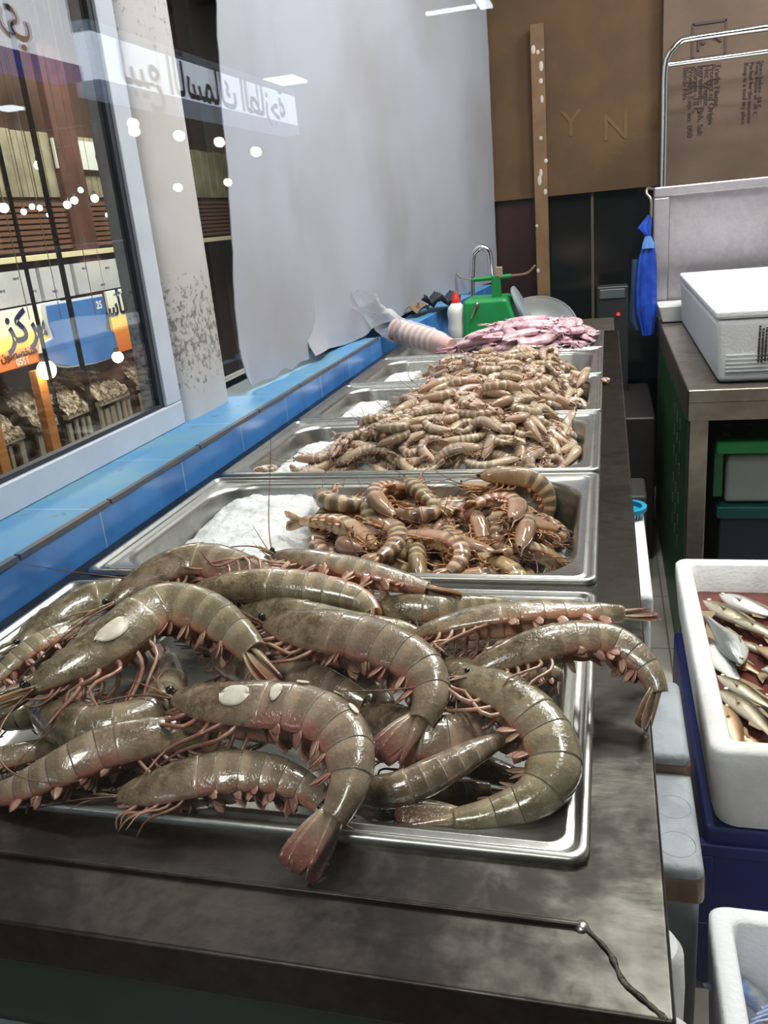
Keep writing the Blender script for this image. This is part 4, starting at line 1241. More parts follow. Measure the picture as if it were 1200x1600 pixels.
base = pile(hp, SMALL, [c for _, c in SMALL], lambda x, y: heap_top(x, y) - .030, 230, .095, rng, pct=70, roll=20, tries=120, region=reg3, keep=keep3, need=.004)
V, Fc, At = [], [], []
for k, loc, q, sz in base:
    Rm = np.array(q.to_matrix()) * sz
    for ch in SMALL[k][0].children:
        me = ch.data
        if me.name.split('.')[0] not in ('carapace', 'abdomen', 'tail_fan'): continue
        co = np.empty(len(me.vertices) * 3); me.vertices.foreach_get('co', co); co = co.reshape(-1, 3)
        b0 = sum(len(v) for v in V); V.append(co @ Rm.T + np.array(loc))
        Fc += [tuple(b0 + i for i in p.vertices) for p in me.polygons]
        a3 = []
        for nm in ('sv', 'gv', 'vv'):
            a_ = np.empty(len(co), dtype=np.float32); me.attributes[nm].data.foreach_get('value', a_); a3.append(a_)
        At.append(np.stack(a3, 1))
V = np.concatenate(V); At = np.concatenate(At)
me = bpy.data.meshes.new('small_prawns_below'); me.from_pydata(V.tolist(), [], Fc)
for i, nm in enumerate(('sv', 'gv', 'vv')):
    at_ = me.attributes.new(nm, 'FLOAT', 'POINT'); at_.data.foreach_set('value', np.ascontiguousarray(At[:, i]))
me.materials.append(M['prawn_small']); me.polygons.foreach_set('use_smooth', [True] * len(me.polygons))
o = put('small_prawns_below', me); set_look(o, .42, .5)
tag(o, 'lower layer of small pale prawns glimpsed between those on top of the heap', 'prawns', kind='stuff')
items3 = pile(hp, SMALL, [c for _, c in SMALL], heap_top, 310, .097, rng, pct=74, roll=24, tries=200, region=reg3, keep=keep3)
KIND3 = ['straight', 'slightly bent', 'bent', 'half curled', 'curled', 'tightly curled', 'ring shaped']
PANW = ['third pan', 'fourth pan', 'fifth pan']
used = set()
for k, loc, q, sz in items3:
    x, y, z = loc
    pan = 0 if y < 1.36 else 1 if y < 1.672 else 2
    colm = 'toward the blue ledge' if x < -.34 else 'toward the right rim' if x > -.15 else 'in the middle'
    proto = SMALL[k][0]
    o = proto if k not in used else copy_tree(proto)
    used.add(k)
    tag(o, '%s small pale prawn in the heap over the %s, %s' % (KIND3[k], PANW[pan], colm), 'prawn', 'small prawns heaped over three pans')
    o.location = loc; o.rotation_mode = 'QUATERNION'; o.rotation_quaternion = q; o.scale = (sz,) * 3
    ti, sh_ = rng.uniform(.36, .60), rng.uniform(0, 1)
    for c in o.children: set_look(c, ti, sh_)
# strays
for lb, px_, py_, dz, kk, yaw in (('lone curled prawn on the ice at the left end of the third pan', 416, 733, -.006, 5, 1.0), ('small prawn tail fallen onto the counter beside the right rim', 947, 594, .006, 6, 2.0)):
    o = copy_tree(SMALL[kk][0]); P = at_z(px_, py_, ZT + dz)
    tag(o, lb, 'prawn'); 
    if 'group' in o: del o['group']
    o.location = P; o.rotation_quaternion = Quaternion((0, 0, 1), yaw); o.scale = (.065,) * 3 if kk == 5 else (.045,) * 3
    for c in o.children: set_look(c, .55, .4)

# ------------------------------------------------------------------ squid in the last pan
def squid_mat():
    t = NT('pink squid skin'); p = t.coord('Object'); tint = t.attr('tint', 'OBJECT')
    c = t.mix(t.rng(t.noise(9, p, 4), 0.36, 0.64), lin(228, 202, 206), lin(192, 148, 160))
    c = t.mix(t.math('MULTIPLY', t.rng(t.noise(90, p, 2), 0.56, 0.7), 0.45), c, lin(126, 66, 88))
    hs = t.n('ShaderNodeHueSaturation'); t.l(c, hs.inputs['Color']); t.l(t.math('ADD', 0.55, tint), hs.inputs['Value'])
    return t.bsdf(hs.outputs[0], 0.22, 0, 0.5, sss=0.3, sssr=(1, .5, .5), sssscale=.008, coat=0.4)
M['squid'] = squid_mat()
def proto_squid(seed, bend):
    rg = np.random.default_rng(seed)
    root = empty('squid', (0, 0, 0), None, 'squid')
    N = 14; rings = []
    ax = lambda u: np.array([u - .5, bend * (u - .5) ** 2, 0])
    for i in range(N):
        u = i / (N - 1); r = .085 * (min(1, (u * 2.2) ** .6 if u > 0 else 0.02) if u < .6 else 1 - .12 * (u - .6)) + .004
        c = ax(u * .62); rings.append([tuple(c + np.array([0, r * math.cos(a), .62 * r * math.sin(a)])) for a in np.linspace(0, 2 * PI, 16, endpoint=False)])
    MB().loft(rings).build('mantle', M['squid'], root, True)
    for sd in (1, -1):
        P = []
        for i in range(8):
            u = i / 7; c = ax(.02 + .30 * u); w = .115 * math.sin(PI * min(u * .9 + .08, 1)) ** .8
            P.append([tuple(c + np.array([.02 * j, sd * (.02 + w * j), .01 * math.sin(3 * u + j * 2)])) for j in np.linspace(0, 1, 5)])
        o = MB().grid(P).build('fin', M['squid'], root, True, fix=False); o.modifiers.new('solid', 'SOLIDIFY').thickness = .006
    c = ax(.66); hd = MB(); hd.ball(tuple(c), .055, 12, 8, (1.1, .95, .7)); hd.build('head', M['squid'], root, True)
    for sd in (1, -1): MB().ball((c[0], c[1] + sd * .05, .01), .017, 10, 7).build('eye', M['eye'], root, True)
    for k in range(8):
        a = (k - 3.5) * .16; p = [c + np.array([.03, .008 * (k - 3.5), 0])]; v = np.array([math.cos(a), math.sin(a), 0])
        for j in range(5):
            p.append(p[-1] + v * .055 * rg.uniform(.8, 1.3)); th = rg.normal(0, .35); v = np.array([v[0]*math.cos(th) - v[1]*math.sin(th), v[0]*math.sin(th) + v[1]*math.cos(th), rg.normal(0, .12)])
        sm, _ = catmull(p, 12); MB().tube(sm, list(np.linspace(.013, .003, 12)), 6).build('tentacle', M['squid'], root, True)
    ch = np.array([list(ax(u * .62)) + [.06 if u > .3 else .035, .05] for u in np.linspace(0, 1, 9)] + [[c[0], c[1], 0, .04, .04], [c[0] + .15, c[1], 0, .03, .03]])
    return root, ch
SQ = [proto_squid(80 + i, b) for i, b in enumerate((.0, .5, -.5, .9))]
hp = Heap(XL + .0, XR + .03, PY[5][0] - .02, PY[5][1] + .07, .004)
hp.H[:] = ZT + .004
for i in range(hp.nx):
    for j in range(hp.ny):
        x, y = hp.X[i, j], hp.Y[i, j]
        if XL + .03 < x < XR - .03 and PY[5][0] + .02 < y < PY[5][1] - .02: hp.H[i, j] = ice5(x, y)
def t6(x, y): return ZT + .02 + .07 * sst(-.46, -.30, x) * sst(.02, -.10, x) * sst(1.95, 2.05, y)
rng = np.random.default_rng(9)
items6 = pile(hp, SQ, [c for _, c in SQ], t6, 48, .165, rng, pct=88, roll=16, tries=40, region=lambda x, y: -.43 < x < -.05 and 2.02 < y < 2.22, keep=lambda ch: ch[:, 0].max() < XR - .02 and ch[:, 1].min() > 1.96 and ch[:, 1].max() < 2.285 and ch[:, 0].min() > -.50)
SQK = ['straight pink squid', 'slightly bent pink squid', 'pink squid bowed the other way', 'strongly bent pink squid']
used = set()
for k, loc, q, sz in items6:
    o = SQ[k][0] if k not in used else copy_tree(SQ[k][0]); used.add(k)
    x = loc[0]
    tag(o, '%s in the far pan, %s' % (SQK[k], 'toward the blue ledge' if x < -.31 else 'near the green scale' if x < -.2 else 'at the right end'), 'squid', 'squid in the far pan')
    o.location = loc; o.rotation_mode = 'QUATERNION'; o.rotation_quaternion = q; o.scale = (sz,) * 3
    ti = rng.uniform(.38, .55)
    for c in o.children: set_look(c, ti, rng.random())
print('HEAPS', len(items2), len(base), len(items3), len(items6), [round(i[1][2] - ZT, 3) for i in items6])
# ------------------------------------------------------------------ right of the counter: table, foam boxes, crates
TZ = 0.75
P0 = at_z(1075, 610, TZ); TX0, TY0 = float(P0[0]), float(P0[1])
tb = empty('work_table', (0.6, 2.6, 0.0), 'stainless work table with tall splash panel carrying the closed foam box', 'table')
MB().box((TX0, TY0, TZ - .03), (1.25, 3.30, TZ)).build('table_top', M['steel_table'], tb, bevel=.004)
MB().box((TX0 + .002, TY0 + .004, TZ - .073), (1.25, TY0 + .02, TZ - .03)).box((TX0 + .002, TY0 + .02, TZ - .073), (TX0 + .018, 3.28, TZ - .03)).build('apron_rail', M['steel_table'], tb, bevel=.002)
for lx, ly in ((TX0 + .006, TY0 + .01), (1.19, TY0 + .01), (TX0 + .006, 3.22), (1.19, 3.22)):
    MB().box((lx, ly, 0.0), (lx + .042, ly + .042, TZ - .03)).build('leg', M['steel_table'], tb, bevel=.003)
zt = float(at_y(1030, 292, 3.27)[2]); xl = float(at_y(1021, 300, 3.27)[0])
MB().box((xl, 3.262, TZ), (1.25, 3.30, zt)).build('splash_panel', M['steel_splash'], tb, bevel=.004)
MB().box((xl, 3.235, zt - .035), (1.25, 3.262, zt)).box((xl, 3.240, TZ), (xl + .055, 3.262, zt - .035)).build('splash_rim', M['steel_splash'], tb, bevel=.006)
# chrome rail above the splash panel
rl = empty('chrome_rail', (0.6, 3.27, zt), 'bent chrome tube rail standing above the splash panel', 'rail')
rx = float(at_y(1036, 290, 3.28)[0]); rz = float(at_y(1080, 60, 3.28)[2])
pp, _ = catmull([(rx, 3.28, zt - .02), (rx, 3.28, zt + .2), (rx, 3.28, rz - .09), (rx + .012, 3.28, rz - .04), (rx + .045, 3.28, rz - .008), (rx + .10, 3.28, rz), (rx + .5, 3.28, rz), (1.2, 3.28, rz)], 60)
MB().tube(pp, .011, 12).build('frame_tube', M['chrome'], rl, True)
z2 = float(at_y(1045, 101, 3.28)[2])
MB().tube([(rx, 3.28, z2), (1.2, 3.28, z2)], .008, 10).build('cross_bar', M['chrome'], rl, True)
# closed foam box on the table
bx = empty('foam_box', (0.48, 2.5, TZ), 'closed white foam box with lid standing on the steel table', 'box')
b0 = at_z(1114, 602, TZ); b1 = at_z(1067, 507, TZ); ztop = float(at_y(1121, 488, b0[1])[2]); sm_ = ztop - .017
bm_ = MB(); xa, ya, yb = float(b0[0]) + .012, float(b0[1]), 3.04
bm_.quadbox([(xa, ya + .012, TZ + .001), (.75, ya + .012, TZ + .001), (.75, yb, TZ + .001), (xa, yb, TZ + .001)], [(xa - .01, ya, sm_ - .002), (.76, ya, sm_ - .002), (.76, yb + .01, sm_ - .002), (xa - .01, yb + .01, sm_ - .002)])
bm_.build('box_body', M['styro'], bx, bevel=.012, seg=3)
MB().box((xa - .012, ya - .002, sm_), (.762, yb + .012, ztop + .004)).build('lid', M['styro'], bx, bevel=.008, seg=3)
mb = MB(); rg = random.Random(3)
q = at_y(1196, 505, ya); z = sm_ - .012
for c in range(4):
    x = q[0] - .012 + c * .007; z = sm_ - .015 - rg.uniform(0, .01)
    while z > TZ + .05:
        h = rg.uniform(.002, .006); mb.box((x, ya + .0005, z - h), (x + .0045, ya + .006, z)); z -= h + rg.uniform(.001, .003)
mb.build('stamped_print', M['ink'], bx)
fr = MB()
X0, X1, Z0_, Z1_ = xa + .014, .70, TZ + .03, sm_ - .012
for k in range(5): fr.box((X0, ya + .004 , TZ + .028 + k * .009), (X0 + .12, ya + .0075, TZ + .031 + k * .009))
fr.build('moulded_rib', M['styro'], bx)
# small white basin at the back corner of the table
bs = MB(); q = at_z(1045, 484, TZ)
bs.quadbox([(q[0] - .045, 3.08, TZ + .001), (q[0] + .035, 3.08, TZ + .001), (q[0] + .035, 3.2, TZ + .001), (q[0] - .045, 3.2, TZ + .001)], [(q[0] - .06, 3.06, TZ + .06), (q[0] + .05, 3.06, TZ + .06), (q[0] + .05, 3.22, TZ + .06), (q[0] - .06, 3.22, TZ + .06)])
tag(bs.build('white_tub', plain('white plastic', (225, 222, 220), 0.4), bevel=.006), 'small white plastic tub at the back corner of the steel table', 'tub')
# green crates and tubs under the table
M['green'] = plain('green plastic', (20, 150, 70), 0.4, rgb2=(16, 128, 60), vscale=8)
M['green_dark'] = plain('dark green plastic', (30, 96, 52), 0.45)
M['teal'] = plain('teal plastic', (16, 84, 82), 0.4)
M['tubgrey'] = plain('grey plastic', (150, 156, 152), 0.5)
M['navy'] = plain('navy blue plastic crate', (28, 46, 120), 0.45, rgb2=(24, 40, 106), vscale=10)
gc = empty('green_crate', (.6, 2.5, .4), 'bright green perforated plastic crate turned over under the steel table', 'crate')
gx0 = TX0 + .075
zl = float(at_y(1150, 690, 2.06)[2]); zb = float(at_y(1150, 710, 2.06)[2])
MB().box((gx0, 2.06, zb), (1.15, 2.09, zl)).build('front_lip', M['green'], gc, bevel=.006)
gt = MB(); gt.box((gx0, 2.09, zb), (1.15, 3.0, zl - .002)); gt.build('base_plate', M['green_dark'], gc, bevel=.004)
hm = MB()
for r in range(2):
    for k in range(10):
        hx = gx0 + .03 + k * .055 + r * .012; hy = 2.13 + r * .09
        hm.lathe([(.010, 0), (.010, .0012), (.009, .0018)], 14, (hx, hy, zl - .0015))
hm.build('vent_hole', plain('pale rim of crate holes', (150, 170, 150), 0.5), gc)
MB().box((gx0, 2.075, .46), (gx0 + .02, 2.95, zb)).box((1.13, 2.075, .46), (1.15, 2.95, zb)).build('side_wall', M['green_dark'], gc)
zg0 = float(at_y(1150, 790, 2.08)[2])
tg = MB().box((gx0 + .03, 2.10, zg0), (1.12, 2.9, zb - .012)); tag(tg.build('grey_tub', M['tubgrey'], bevel=.01), 'plain grey plastic tub below the green crate', 'tub')
tc = empty('teal_crate', (.6, 2.5, .0), 'dark teal crate on the floor below the grey tub', 'crate')
MB().box((gx0 + .01, 2.08, zg0 - .035), (1.13, 2.92, zg0 - .004)).build('rim', M['teal'], tc, bevel=.005)
MB().box((gx0 + .02, 2.10, 0.002), (1.12, 2.9, zg0 - .035)).build('crate_body', plain('dark navy grey plastic', (34, 44, 56), 0.5), tc, bevel=.006)
gs = empty('green_slotted_crate', (.2, 2.4, 0), 'tall dark green slotted crate beside the left leg of the steel table', 'crate')
gsx = TX0 + .004
MB().box((gsx, TY0 + .07, 0.002), (gsx + .03, 3.15, TZ - .085)).build('crate_body', M['green_dark'], gs, bevel=.004)
sl = MB()
for k in range(3):
    for z in (.28, .34, .40, .48, .54, .60):
        sl.box((gsx - .0015, TY0 + .22 + k * .09, z), (gsx + .0015, TY0 + .232 + k * .09, z + .028))
sl.build('slot', plain('light through crate slots', (96, 120, 92), 0.6), gs)
# dark low tubs in the gangway behind the counter
tag(MB().box((.04, 2.75, .002), (.15, 3.3, .5)).build('dark_bin', plain('dark brown bin', (40, 34, 36), 0.5), bevel=.01), 'dark bin at the far end of the gangway behind the counter', 'bin')
q0 = at_z(1000, 700, .3)
tag(MB().box((.03, 2.55, .002), (.118, 2.74, .3)).build('grey_bin', plain('dull grey bin', (92, 88, 84), 0.5), bevel=.01), 'dull grey bin in the gangway before the dark one', 'bin')

# ---- open foam box of fish
def open_box(x0, x1, y0, y1, z0, z1, th, floor, flare, mat, parent):
    mb = MB()
    rr_ = lambda i, z, r, f: rrect(x0 - f, x1 + f, y0 - f, y1 + f, i, r, z, 5)
    R = [rr_(.02, z0, .03, 0), rr_(.006, z0 + .006, .03, 0), rr_(0, z0 + .03, .03, 0), rr_(0, z1 - .03, .022, flare), rr_(0, z1 - .005, .02, flare), rr_(.004, z1, .02, flare), rr_(th - .004, z1, .012, flare), rr_(th, z1 - .004, .012, flare), rr_(th + .004, floor + .01, .015, 0), rr_(th + .02, floor, .015, 0)]
    mb.loft(R)
    rg = np.random.default_rng(3)
    o = mb.build('box_body', mat, parent, True, fix=False)
    o.data.polygons.foreach_set('use_smooth', [True] * len(o.data.polygons))
    m = o.modifiers.new('b', 'EDGE_SPLIT'); m.split_angle = math.radians(50)
    return o
FZ = .45
f0 = at_z(1100, 1172, FZ); f1 = at_z(1055, 872, FZ)
FX0, FY0, FY1 = float((f0[0] + f1[0]) / 2) + .004, float(f0[1]), float(f1[1])
fb = empty('foam_box', (FX0 + .2, (FY0 + FY1) / 2, FZ - .16), 'open white foam box of fish in reddish water on the navy crate', 'box')
zlow = float(at_y(1105, 1296, FY0 + .01)[2])
open_box(FX0 + .008, FX0 + .44, FY0 + .008, FY1 - .008, zlow, FZ, .030, zlow + .025, .008, M['styro_dirty'], fb)
BR = FZ - .045
t = NT('reddish fish water'); p = t.pos()
bw = t.mix(t.rng(t.noise(9, p, 4), .35, .65), lin(120, 58, 44), lin(84, 44, 42))
M['brine'] = t.bsdf(bw, 0.08, 0, 0.5, t.bump(t.noise(30, p, 3), .2, .004))
o = MB().box((FX0 + .035, FY0 + .035, zlow + .03), (FX0 + .41, FY1 - .035, BR - .014)).build('fish_water', M['brine']); tag(o, 'reddish water pooled among the fish in the open foam box', 'water', kind='stuff')
nc = empty('navy_crate', (FX0 + .2, FY0 + .3, 0), 'navy blue plastic crate under the open box of fish', 'crate')
MB().box((FX0 - .002, FY0 + .02, .002), (FX0 + .46, FY1 - .05, zlow - .004)).build('crate_body', M['navy'], nc, bevel=.008)
MB().box((FX0 - .010, FY0 + .012, zlow - .05), (FX0 + .47, FY0 + .03, zlow - .03)).box((FX0 - .010, FY0 + .012, .02), (FX0 + .012, FY0 + .03, zlow - .05)).box((FX0 - .012, FY0 + .010, .12), (FX0 + .47, FY0 + .03, .135)).build('rib', M['navy'], nc, bevel=.003)

def fish_mat(name, back, flank, belly):
    t = NT(name); v = t.attr('vv'); p = t.coord('Object'); s_ = t.attr('sv')
    n = t.noise(30, p, 4)
    vn = t.math('ADD', v, t.math('MULTIPLY', t.math('SUBTRACT', n, .5), .12))
    c = t.ramp(vn, [(0, lin(*back)), (.34, lin(*back)), (.50, lin(*flank)), (.74, lin(*belly)), (1, lin(*belly))])
    vo = t.n('ShaderNodeTexVoronoi'); vo.inputs['Scale'].default_value = 160; t.l(p, vo.inputs['Vector'])
    c = t.mix(t.math('MULTIPLY', t.rng(t.noise(60, p, 3), .55, .7), .3), c, lin(*back))
    return t.bsdf(c, .2, .25, .6, t.bump(vo.outputs['Distance'], .25, .002), coat=.4)
M['fish_dark'] = fish_mat('olive silver fish skin', (54, 52, 38), (126, 114, 82), (196, 188, 168))
M['fish_pale'] = fish_mat('silver white fish skin', (120, 124, 122), (206, 208, 208), (232, 230, 226))
M['fish_tan'] = fish_mat('tan fish skin', (128, 96, 66), (186, 146, 110), (214, 186, 154))
M['fin'] = plain('translucent tan fin', (150, 132, 104), 0.3)
M['iris'] = plain('pale fish iris', (220, 214, 190), 0.2)
def proto_fish(mat, deep, bend=0.0):
    root = empty('fish', (0, 0, 0), None, 'fish')
    sh = Shell(); prev = None; n = 18; N = 22
    hk = np.interp
    for i in range(N):
        u = i / (N - 1); x = u * .82
        h = deep * hk(u, [0, .06, .15, .3, .45, .65, .85, 1], [.03, .30, .62, .95, 1, .78, .38, .24]); w = h * hk(u, [0, .2, .5, 1], [.62, .66, .6, .3])
        i0 = len(sh.v); cy = bend * (x - .4) ** 2
        for k in range(n):
            a = 2 * PI * k / n; sh.v.append((x - .45, cy + h * math.cos(a), w * math.sin(a))); aa = a if a <= PI else 2 * PI - a
            sh.a.append((u, 0, aa / PI))
        if prev is None: sh.cap(i0, n, True)
        else: sh.skin(prev, i0, n)
        prev = i0
    sh.cap(prev, n, False)
    put('body', sh.mesh('body', M[mat]), root)
    cy = bend * (.42) ** 2
    def fin(nm, pts):
        mb = MB(); m = len(pts); mb.add([(a, b, .004) for a, b in pts] + [(a, b, -.004) for a, b in pts], [tuple(range(m)), tuple(range(2 * m - 1, m - 1, -1))] + [(k, k + m, (k + 1) % m + m, (k + 1) % m) for k in range(m)])
        return mb.build(nm, M['fin'], root)
    fin('tail_fin', [(.35, cy + .03), (.46, cy + .10), (.55, cy + .14), (.50, cy + .05), (.48, cy), (.50, cy - .05), (.55, cy - .14), (.46, cy - .10), (.35, cy - .03)])
    fin('dorsal_fin', [(-.12, deep * .9), (-.05, deep * 1.28), (.1, deep * 1.1), (.22, deep * .75), (.1, deep * .8)])
    fin('anal_fin', [(.08, -deep * .8), (.12, -deep * 1.15), (.22, -deep * .85), (.24, -deep * .6)])
    for sd in (1, -1):
        z = deep * .30 * sd
        MB().ball((-.385, .02, z * .93), .021, 12, 8, (1, 1, .5)).build('eye', M['iris'], root, True)
        MB().ball((-.385, .02, z * 1.02), .012, 10, 7, (1, 1, .5)).build('pupil', M['eye'], root, True)
        P = [[(-.20 + .10 * u, -.02 - .05 * u * (1 - j) - .01 * j, sd * (deep * .60 + .012 * u)) for j in (0, .5, 1)] for u in np.linspace(0, 1, 5)]
        o = MB().grid(P).build('pectoral_fin', M['fin'], root, True, fix=False); o.modifiers.new('solid', 'SOLIDIFY').thickness = .004
    return root
FISH = [proto_fish('fish_dark', .105), proto_fish('fish_pale', .13, .25), proto_fish('fish_tan', .115), proto_fish('fish_dark', .10, -.3)]
fl_ = [  # pixel of head, pixel of tail, height, kind, label
    ((1098, 938), (1215, 1000), .004, 0, 'slim olive fish along the back of the open foam box, head toward the counter'),
    ((1120, 930), (1240, 975), -.004, 1, 'pale fish half sunk in reddish water at the back of the foam box'),
    ((1165, 1040), (1105, 955), .012, 1, 'silver white fish facing forward against the left wall of the foam box'),
    ((1145, 965), (1250, 1010), .008, 3, 'olive fish with its head beside the silver white one'),
    ((1120, 1055), (1230, 1120), .008, 0, 'dark backed fish lying in front of the silver white one'),
    ((1125, 1075), (1235, 1165), .004, 3, 'darkest fish in the front of the foam box beside the wall'),
    ((1130, 1100), (1165, 1190), -.002, 2, 'tan fish with its tail in the front corner of the foam box'),
    ((1110, 1010), (1200, 1060), -.008, 2, 'tan fish mostly under the reddish water in the middle'),
    ((1180, 1010), (1290, 1060), .004, 2, 'tan fish at the right edge of the photo in the foam box'),
    ((1105, 985), (1150, 1080), -.004, 1, 'pale fish pressed against the left wall below the silver one'),
    ((1150, 1000), (1240, 1040), -.010, 0, 'olive fish under the pair in the middle of the foam box'),
    ((1190, 1085), (1290, 1150), .002, 0, 'olive fish at the right edge of the photo near the front wall'),
    ((1140, 1140), (1230, 1195), -.010, 2, 'tan fish sunk along the front wall of the foam box'),
    ((1130, 905), (1215, 925), -.012, 2, 'reddish fish sunk along the back wall of the foam box'),
    ((1185, 905), (1300, 930), -.006, 1, 'pale fish at the back right of the open foam box'),
]
for k_, (ox, oy, kk, yw) in enumerate(((.22, .12, 0, .4), (.29, .20, 2, 1.2), (.20, .30, 1, .2), (.30, .36, 0, -.5), (.24, .46, 2, .7), (.33, .52, 1, 1.4))):
    if FY0 + oy > FY1 - .12: continue
    fl_.append(((FX0 + ox, FY0 + oy, yw), None, .006, kk, ('olive fish lying slantwise toward the front right of the foam box', 'tan fish standing out toward the right wall of the foam box', 'pale fish lying across the middle of the foam box', 'olive fish pointing to the right wall of the foam box', 'tan fish slanting across the back right of the foam box', 'pale fish by the back right corner of the foam box')[k_]))
usedf = set()
for (ha, hb, dz, k, lb) in fl_:
    if hb is None:
        a = np.array([ha[0] - .09 * math.cos(ha[2]), ha[1] - .09 * math.sin(ha[2]), BR + dz]); b = a + .19 * np.array([math.cos(ha[2]), math.sin(ha[2]), 0])
    else:
        a = at_z(ha[0], ha[1], BR + dz); b = at_z(hb[0], hb[1], BR + dz)
    d = b - a; L = min(float(np.linalg.norm(d)) / .95, .26); yaw = math.atan2(d[1], d[0])
    o = FISH[k] if k not in usedf else copy_tree(FISH[k]); usedf.add(k)
    tag(o, lb, 'fish', 'fish in the open foam box')
    c = a + d / np.linalg.norm(d) * L * .45
    o.location = c; o.rotation_mode = 'XYZ'; o.rotation_euler = (random.uniform(-.35, .35), 0, yaw); o.scale = (L,) * 3

# ---- nearer open foam box with crabs
GZ = .33
g0 = at_z(1105, 1412, GZ); g1 = at_z(1163, 1600, GZ)
GX0, GY1 = float(g0[0]) + .002, float(g0[1])
gb = empty('foam_box', (GX0 + .2, GY1 - .25, .1), 'open white foam box of blue crabs nearest the camera', 'box')
open_box(GX0 + .004, GX0 + .44, GY1 - .50, GY1 - .004, .10, GZ, .026, .13, .006, M['styro'], gb)
tag(MB().box((GX0 + .01, GY1 - .49, .002), (GX0 + .43, GY1 - .01, .098)).build('navy_tray', M['navy'], bevel=.006), 'navy plastic tray under the foam box of crabs', 'tray')
M['crab'] = plain('blue crab shell', (96, 120, 168), 0.3, rgb2=(150, 146, 120), vscale=30)
M['crab_leg'] = plain('blue white crab leg', (120, 150, 205), 0.3, rgb2=(206, 206, 196), vscale=40)
def crab(loc, yaw, tilt, label, sz=.1):
    root = empty('crab', loc, label, 'crab', 'blue crabs in the near foam box', (tilt, .2, yaw))
    def ch(o): o.matrix_parent_inverse = Matrix.Identity(4); return o
    mb = MB(); rings = []
    for i in range(9):
        a = PI * i / 8; rr = math.sin(a) ** .8 + 1e-3
        rings.append([(sz * .75 * rr * math.copysign(abs(math.cos(b)) ** .8, math.cos(b)) * (1 + .25 * abs(math.cos(b)) ** 8), sz * .42 * rr * math.sin(b), -sz * .2 * math.cos(a)) for b in np.linspace(0, 2 * PI, 28, endpoint=False)])
    ch(mb.loft(rings).build('carapace', M['crab'], root, True))
    for sd in (1, -1):
        pp, _ = catmull([(sd * sz * .45, sz * .3, 0), (sd * sz * .85, sz * .6, .0), (sd * sz * .75, sz * 1.1, .02), (sd * sz * .5, sz * 1.5, .01)], 14)
        ch(MB().tube(pp, list(np.interp(np.linspace(0, 1, 14), [0, .4, .6, .8, 1], [.09 * sz, .13 * sz, .12 * sz, .15 * sz, .02 * sz])), 8).build('claw', M['crab_leg'], root, True))
        for k in range(4):
            y = sz * (.15 - .16 * k)
            pp, _ = catmull([(sd * sz * .5, y, 0), (sd * sz * 1.0, y - .02 * k, .03), (sd * sz * 1.35, y - sz * .3, .0), (sd * sz * 1.5, y - sz * .6, -.01)], 10)
            ch(MB().tube(pp, list(np.linspace(.07 * sz, .02 * sz, 10)), 7, .6).build('leg', M['crab_leg'], root, True))
crab((GX0 + .10, GY1 - .16, GZ - .12), 1.2, .3, 'blue crab at the left of the near foam box with pale claws')
crab((GX0 + .20, GY1 - .12, GZ - .11), -.6, -.3, 'blue crab behind the other in the near foam box')
crab((GX0 + .14, GY1 - .30, GZ - .13), 2.6, .2, 'blue crab toward the front of the near foam box')

# ---- grey foam boxes sealed with brown tape, stacked between counter and fish box
def grey_box(x0, x1, y0, y1, z0, z1, label, rings=()):
    r = empty('grey_foam_box', ((x0 + x1) / 2, (y0 + y1) / 2, z0), label, 'box', 'grey foam boxes beside the counter')
    MB().box((x0 + .004, y0 + .004, z0), (x1 - .004, y1 - .004, z1 - .045)).build('box_body', M['styro_grey'], r, bevel=.012, seg=3)
    MB().box((x0, y0, z1 - .043), (x1, y1, z1)).build('lid', M['styro_grey'], r, bevel=.012, seg=3)
    MB().box((x0 - .0015, y0 - .0015, z1 - .058), (x1 + .0015, y1 + .0015, z1 - .010)).build('packing_tape', M['tape'], r, bevel=.011, seg=3)
    mb = MB()
    for cx, cy in rings:
        cx = min(cx, x1 - .030); mb.lathe([(.0235, 0), (.0232, .0005), (.0227, .0005), (.0224, 0)], 36, (cx, cy, z1 - .0002), close=False)
    if rings: mb.build('moulded_ring', plain('ring groove', (150, 156, 162), 0.6), r)
a = at_z(1110, 1362, .40); b = at_z(1088, 1238, .40)
X1 = float(a[0] + b[0]) / 2 - .004
c1 = at_z(1068, 1320, .40); c2 = at_z(1070, 1262, .40)
grey_box(-.02 + .06, X1, float(a[1]), float(b[1]) + .09, .002, .40, 'grey foam box with two ring marks and brown tape round its lid', [(float(c1[0]), float(c1[1])), (float(c2[0]), float(c2[1]))])
a = at_z(1082, 1183, .43); bb = at_z(1060, 1062, .43)
grey_box(.045, float(a[0]) - .002, float(a[1]) , float(bb[1]), .002, .43, 'higher grey foam box with brown taped front behind the ring marked one')
# white foam box with a cyan basket behind the counter edge
z = .58
wa = at_z(1018, 930, z); wb = at_z(1000, 820, z)
w = empty('white_foam_box', (.0, 1.5, 0), 'tall white foam box standing close behind the counter edge', 'box')
MB().box((.036, float(wa[1]), .002), (float(wa[0]), float(wb[1]) + .12, z - .05)).build('box_body', M['styro'], w, bevel=.012, seg=3)
MB().box((.034, float(wa[1]) - .004, z - .048), (float(wa[0]) + .003, float(wb[1]) + .124, z)).build('lid', M['styro'], w, bevel=.01, seg=3)
bk = at_z(1003, 812, z)
M['cyan'] = plain('cyan plastic', (30, 150, 185), 0.35)
cbk = empty('basket', (.035, float(bk[1]) + .03, z), 'cyan slotted plastic basket on the white foam box behind the counter', 'basket')
o_ = (.034, float(bk[1]) + .02, z - .040); rB = .034
MB().lathe([(rB, .052), (rB + .006, .054), (rB + .006, .062), (rB - .003, .062), (rB - .004, .053)], 40, o_).build('rim', M['cyan'], cbk, True)
bw_ = MB()
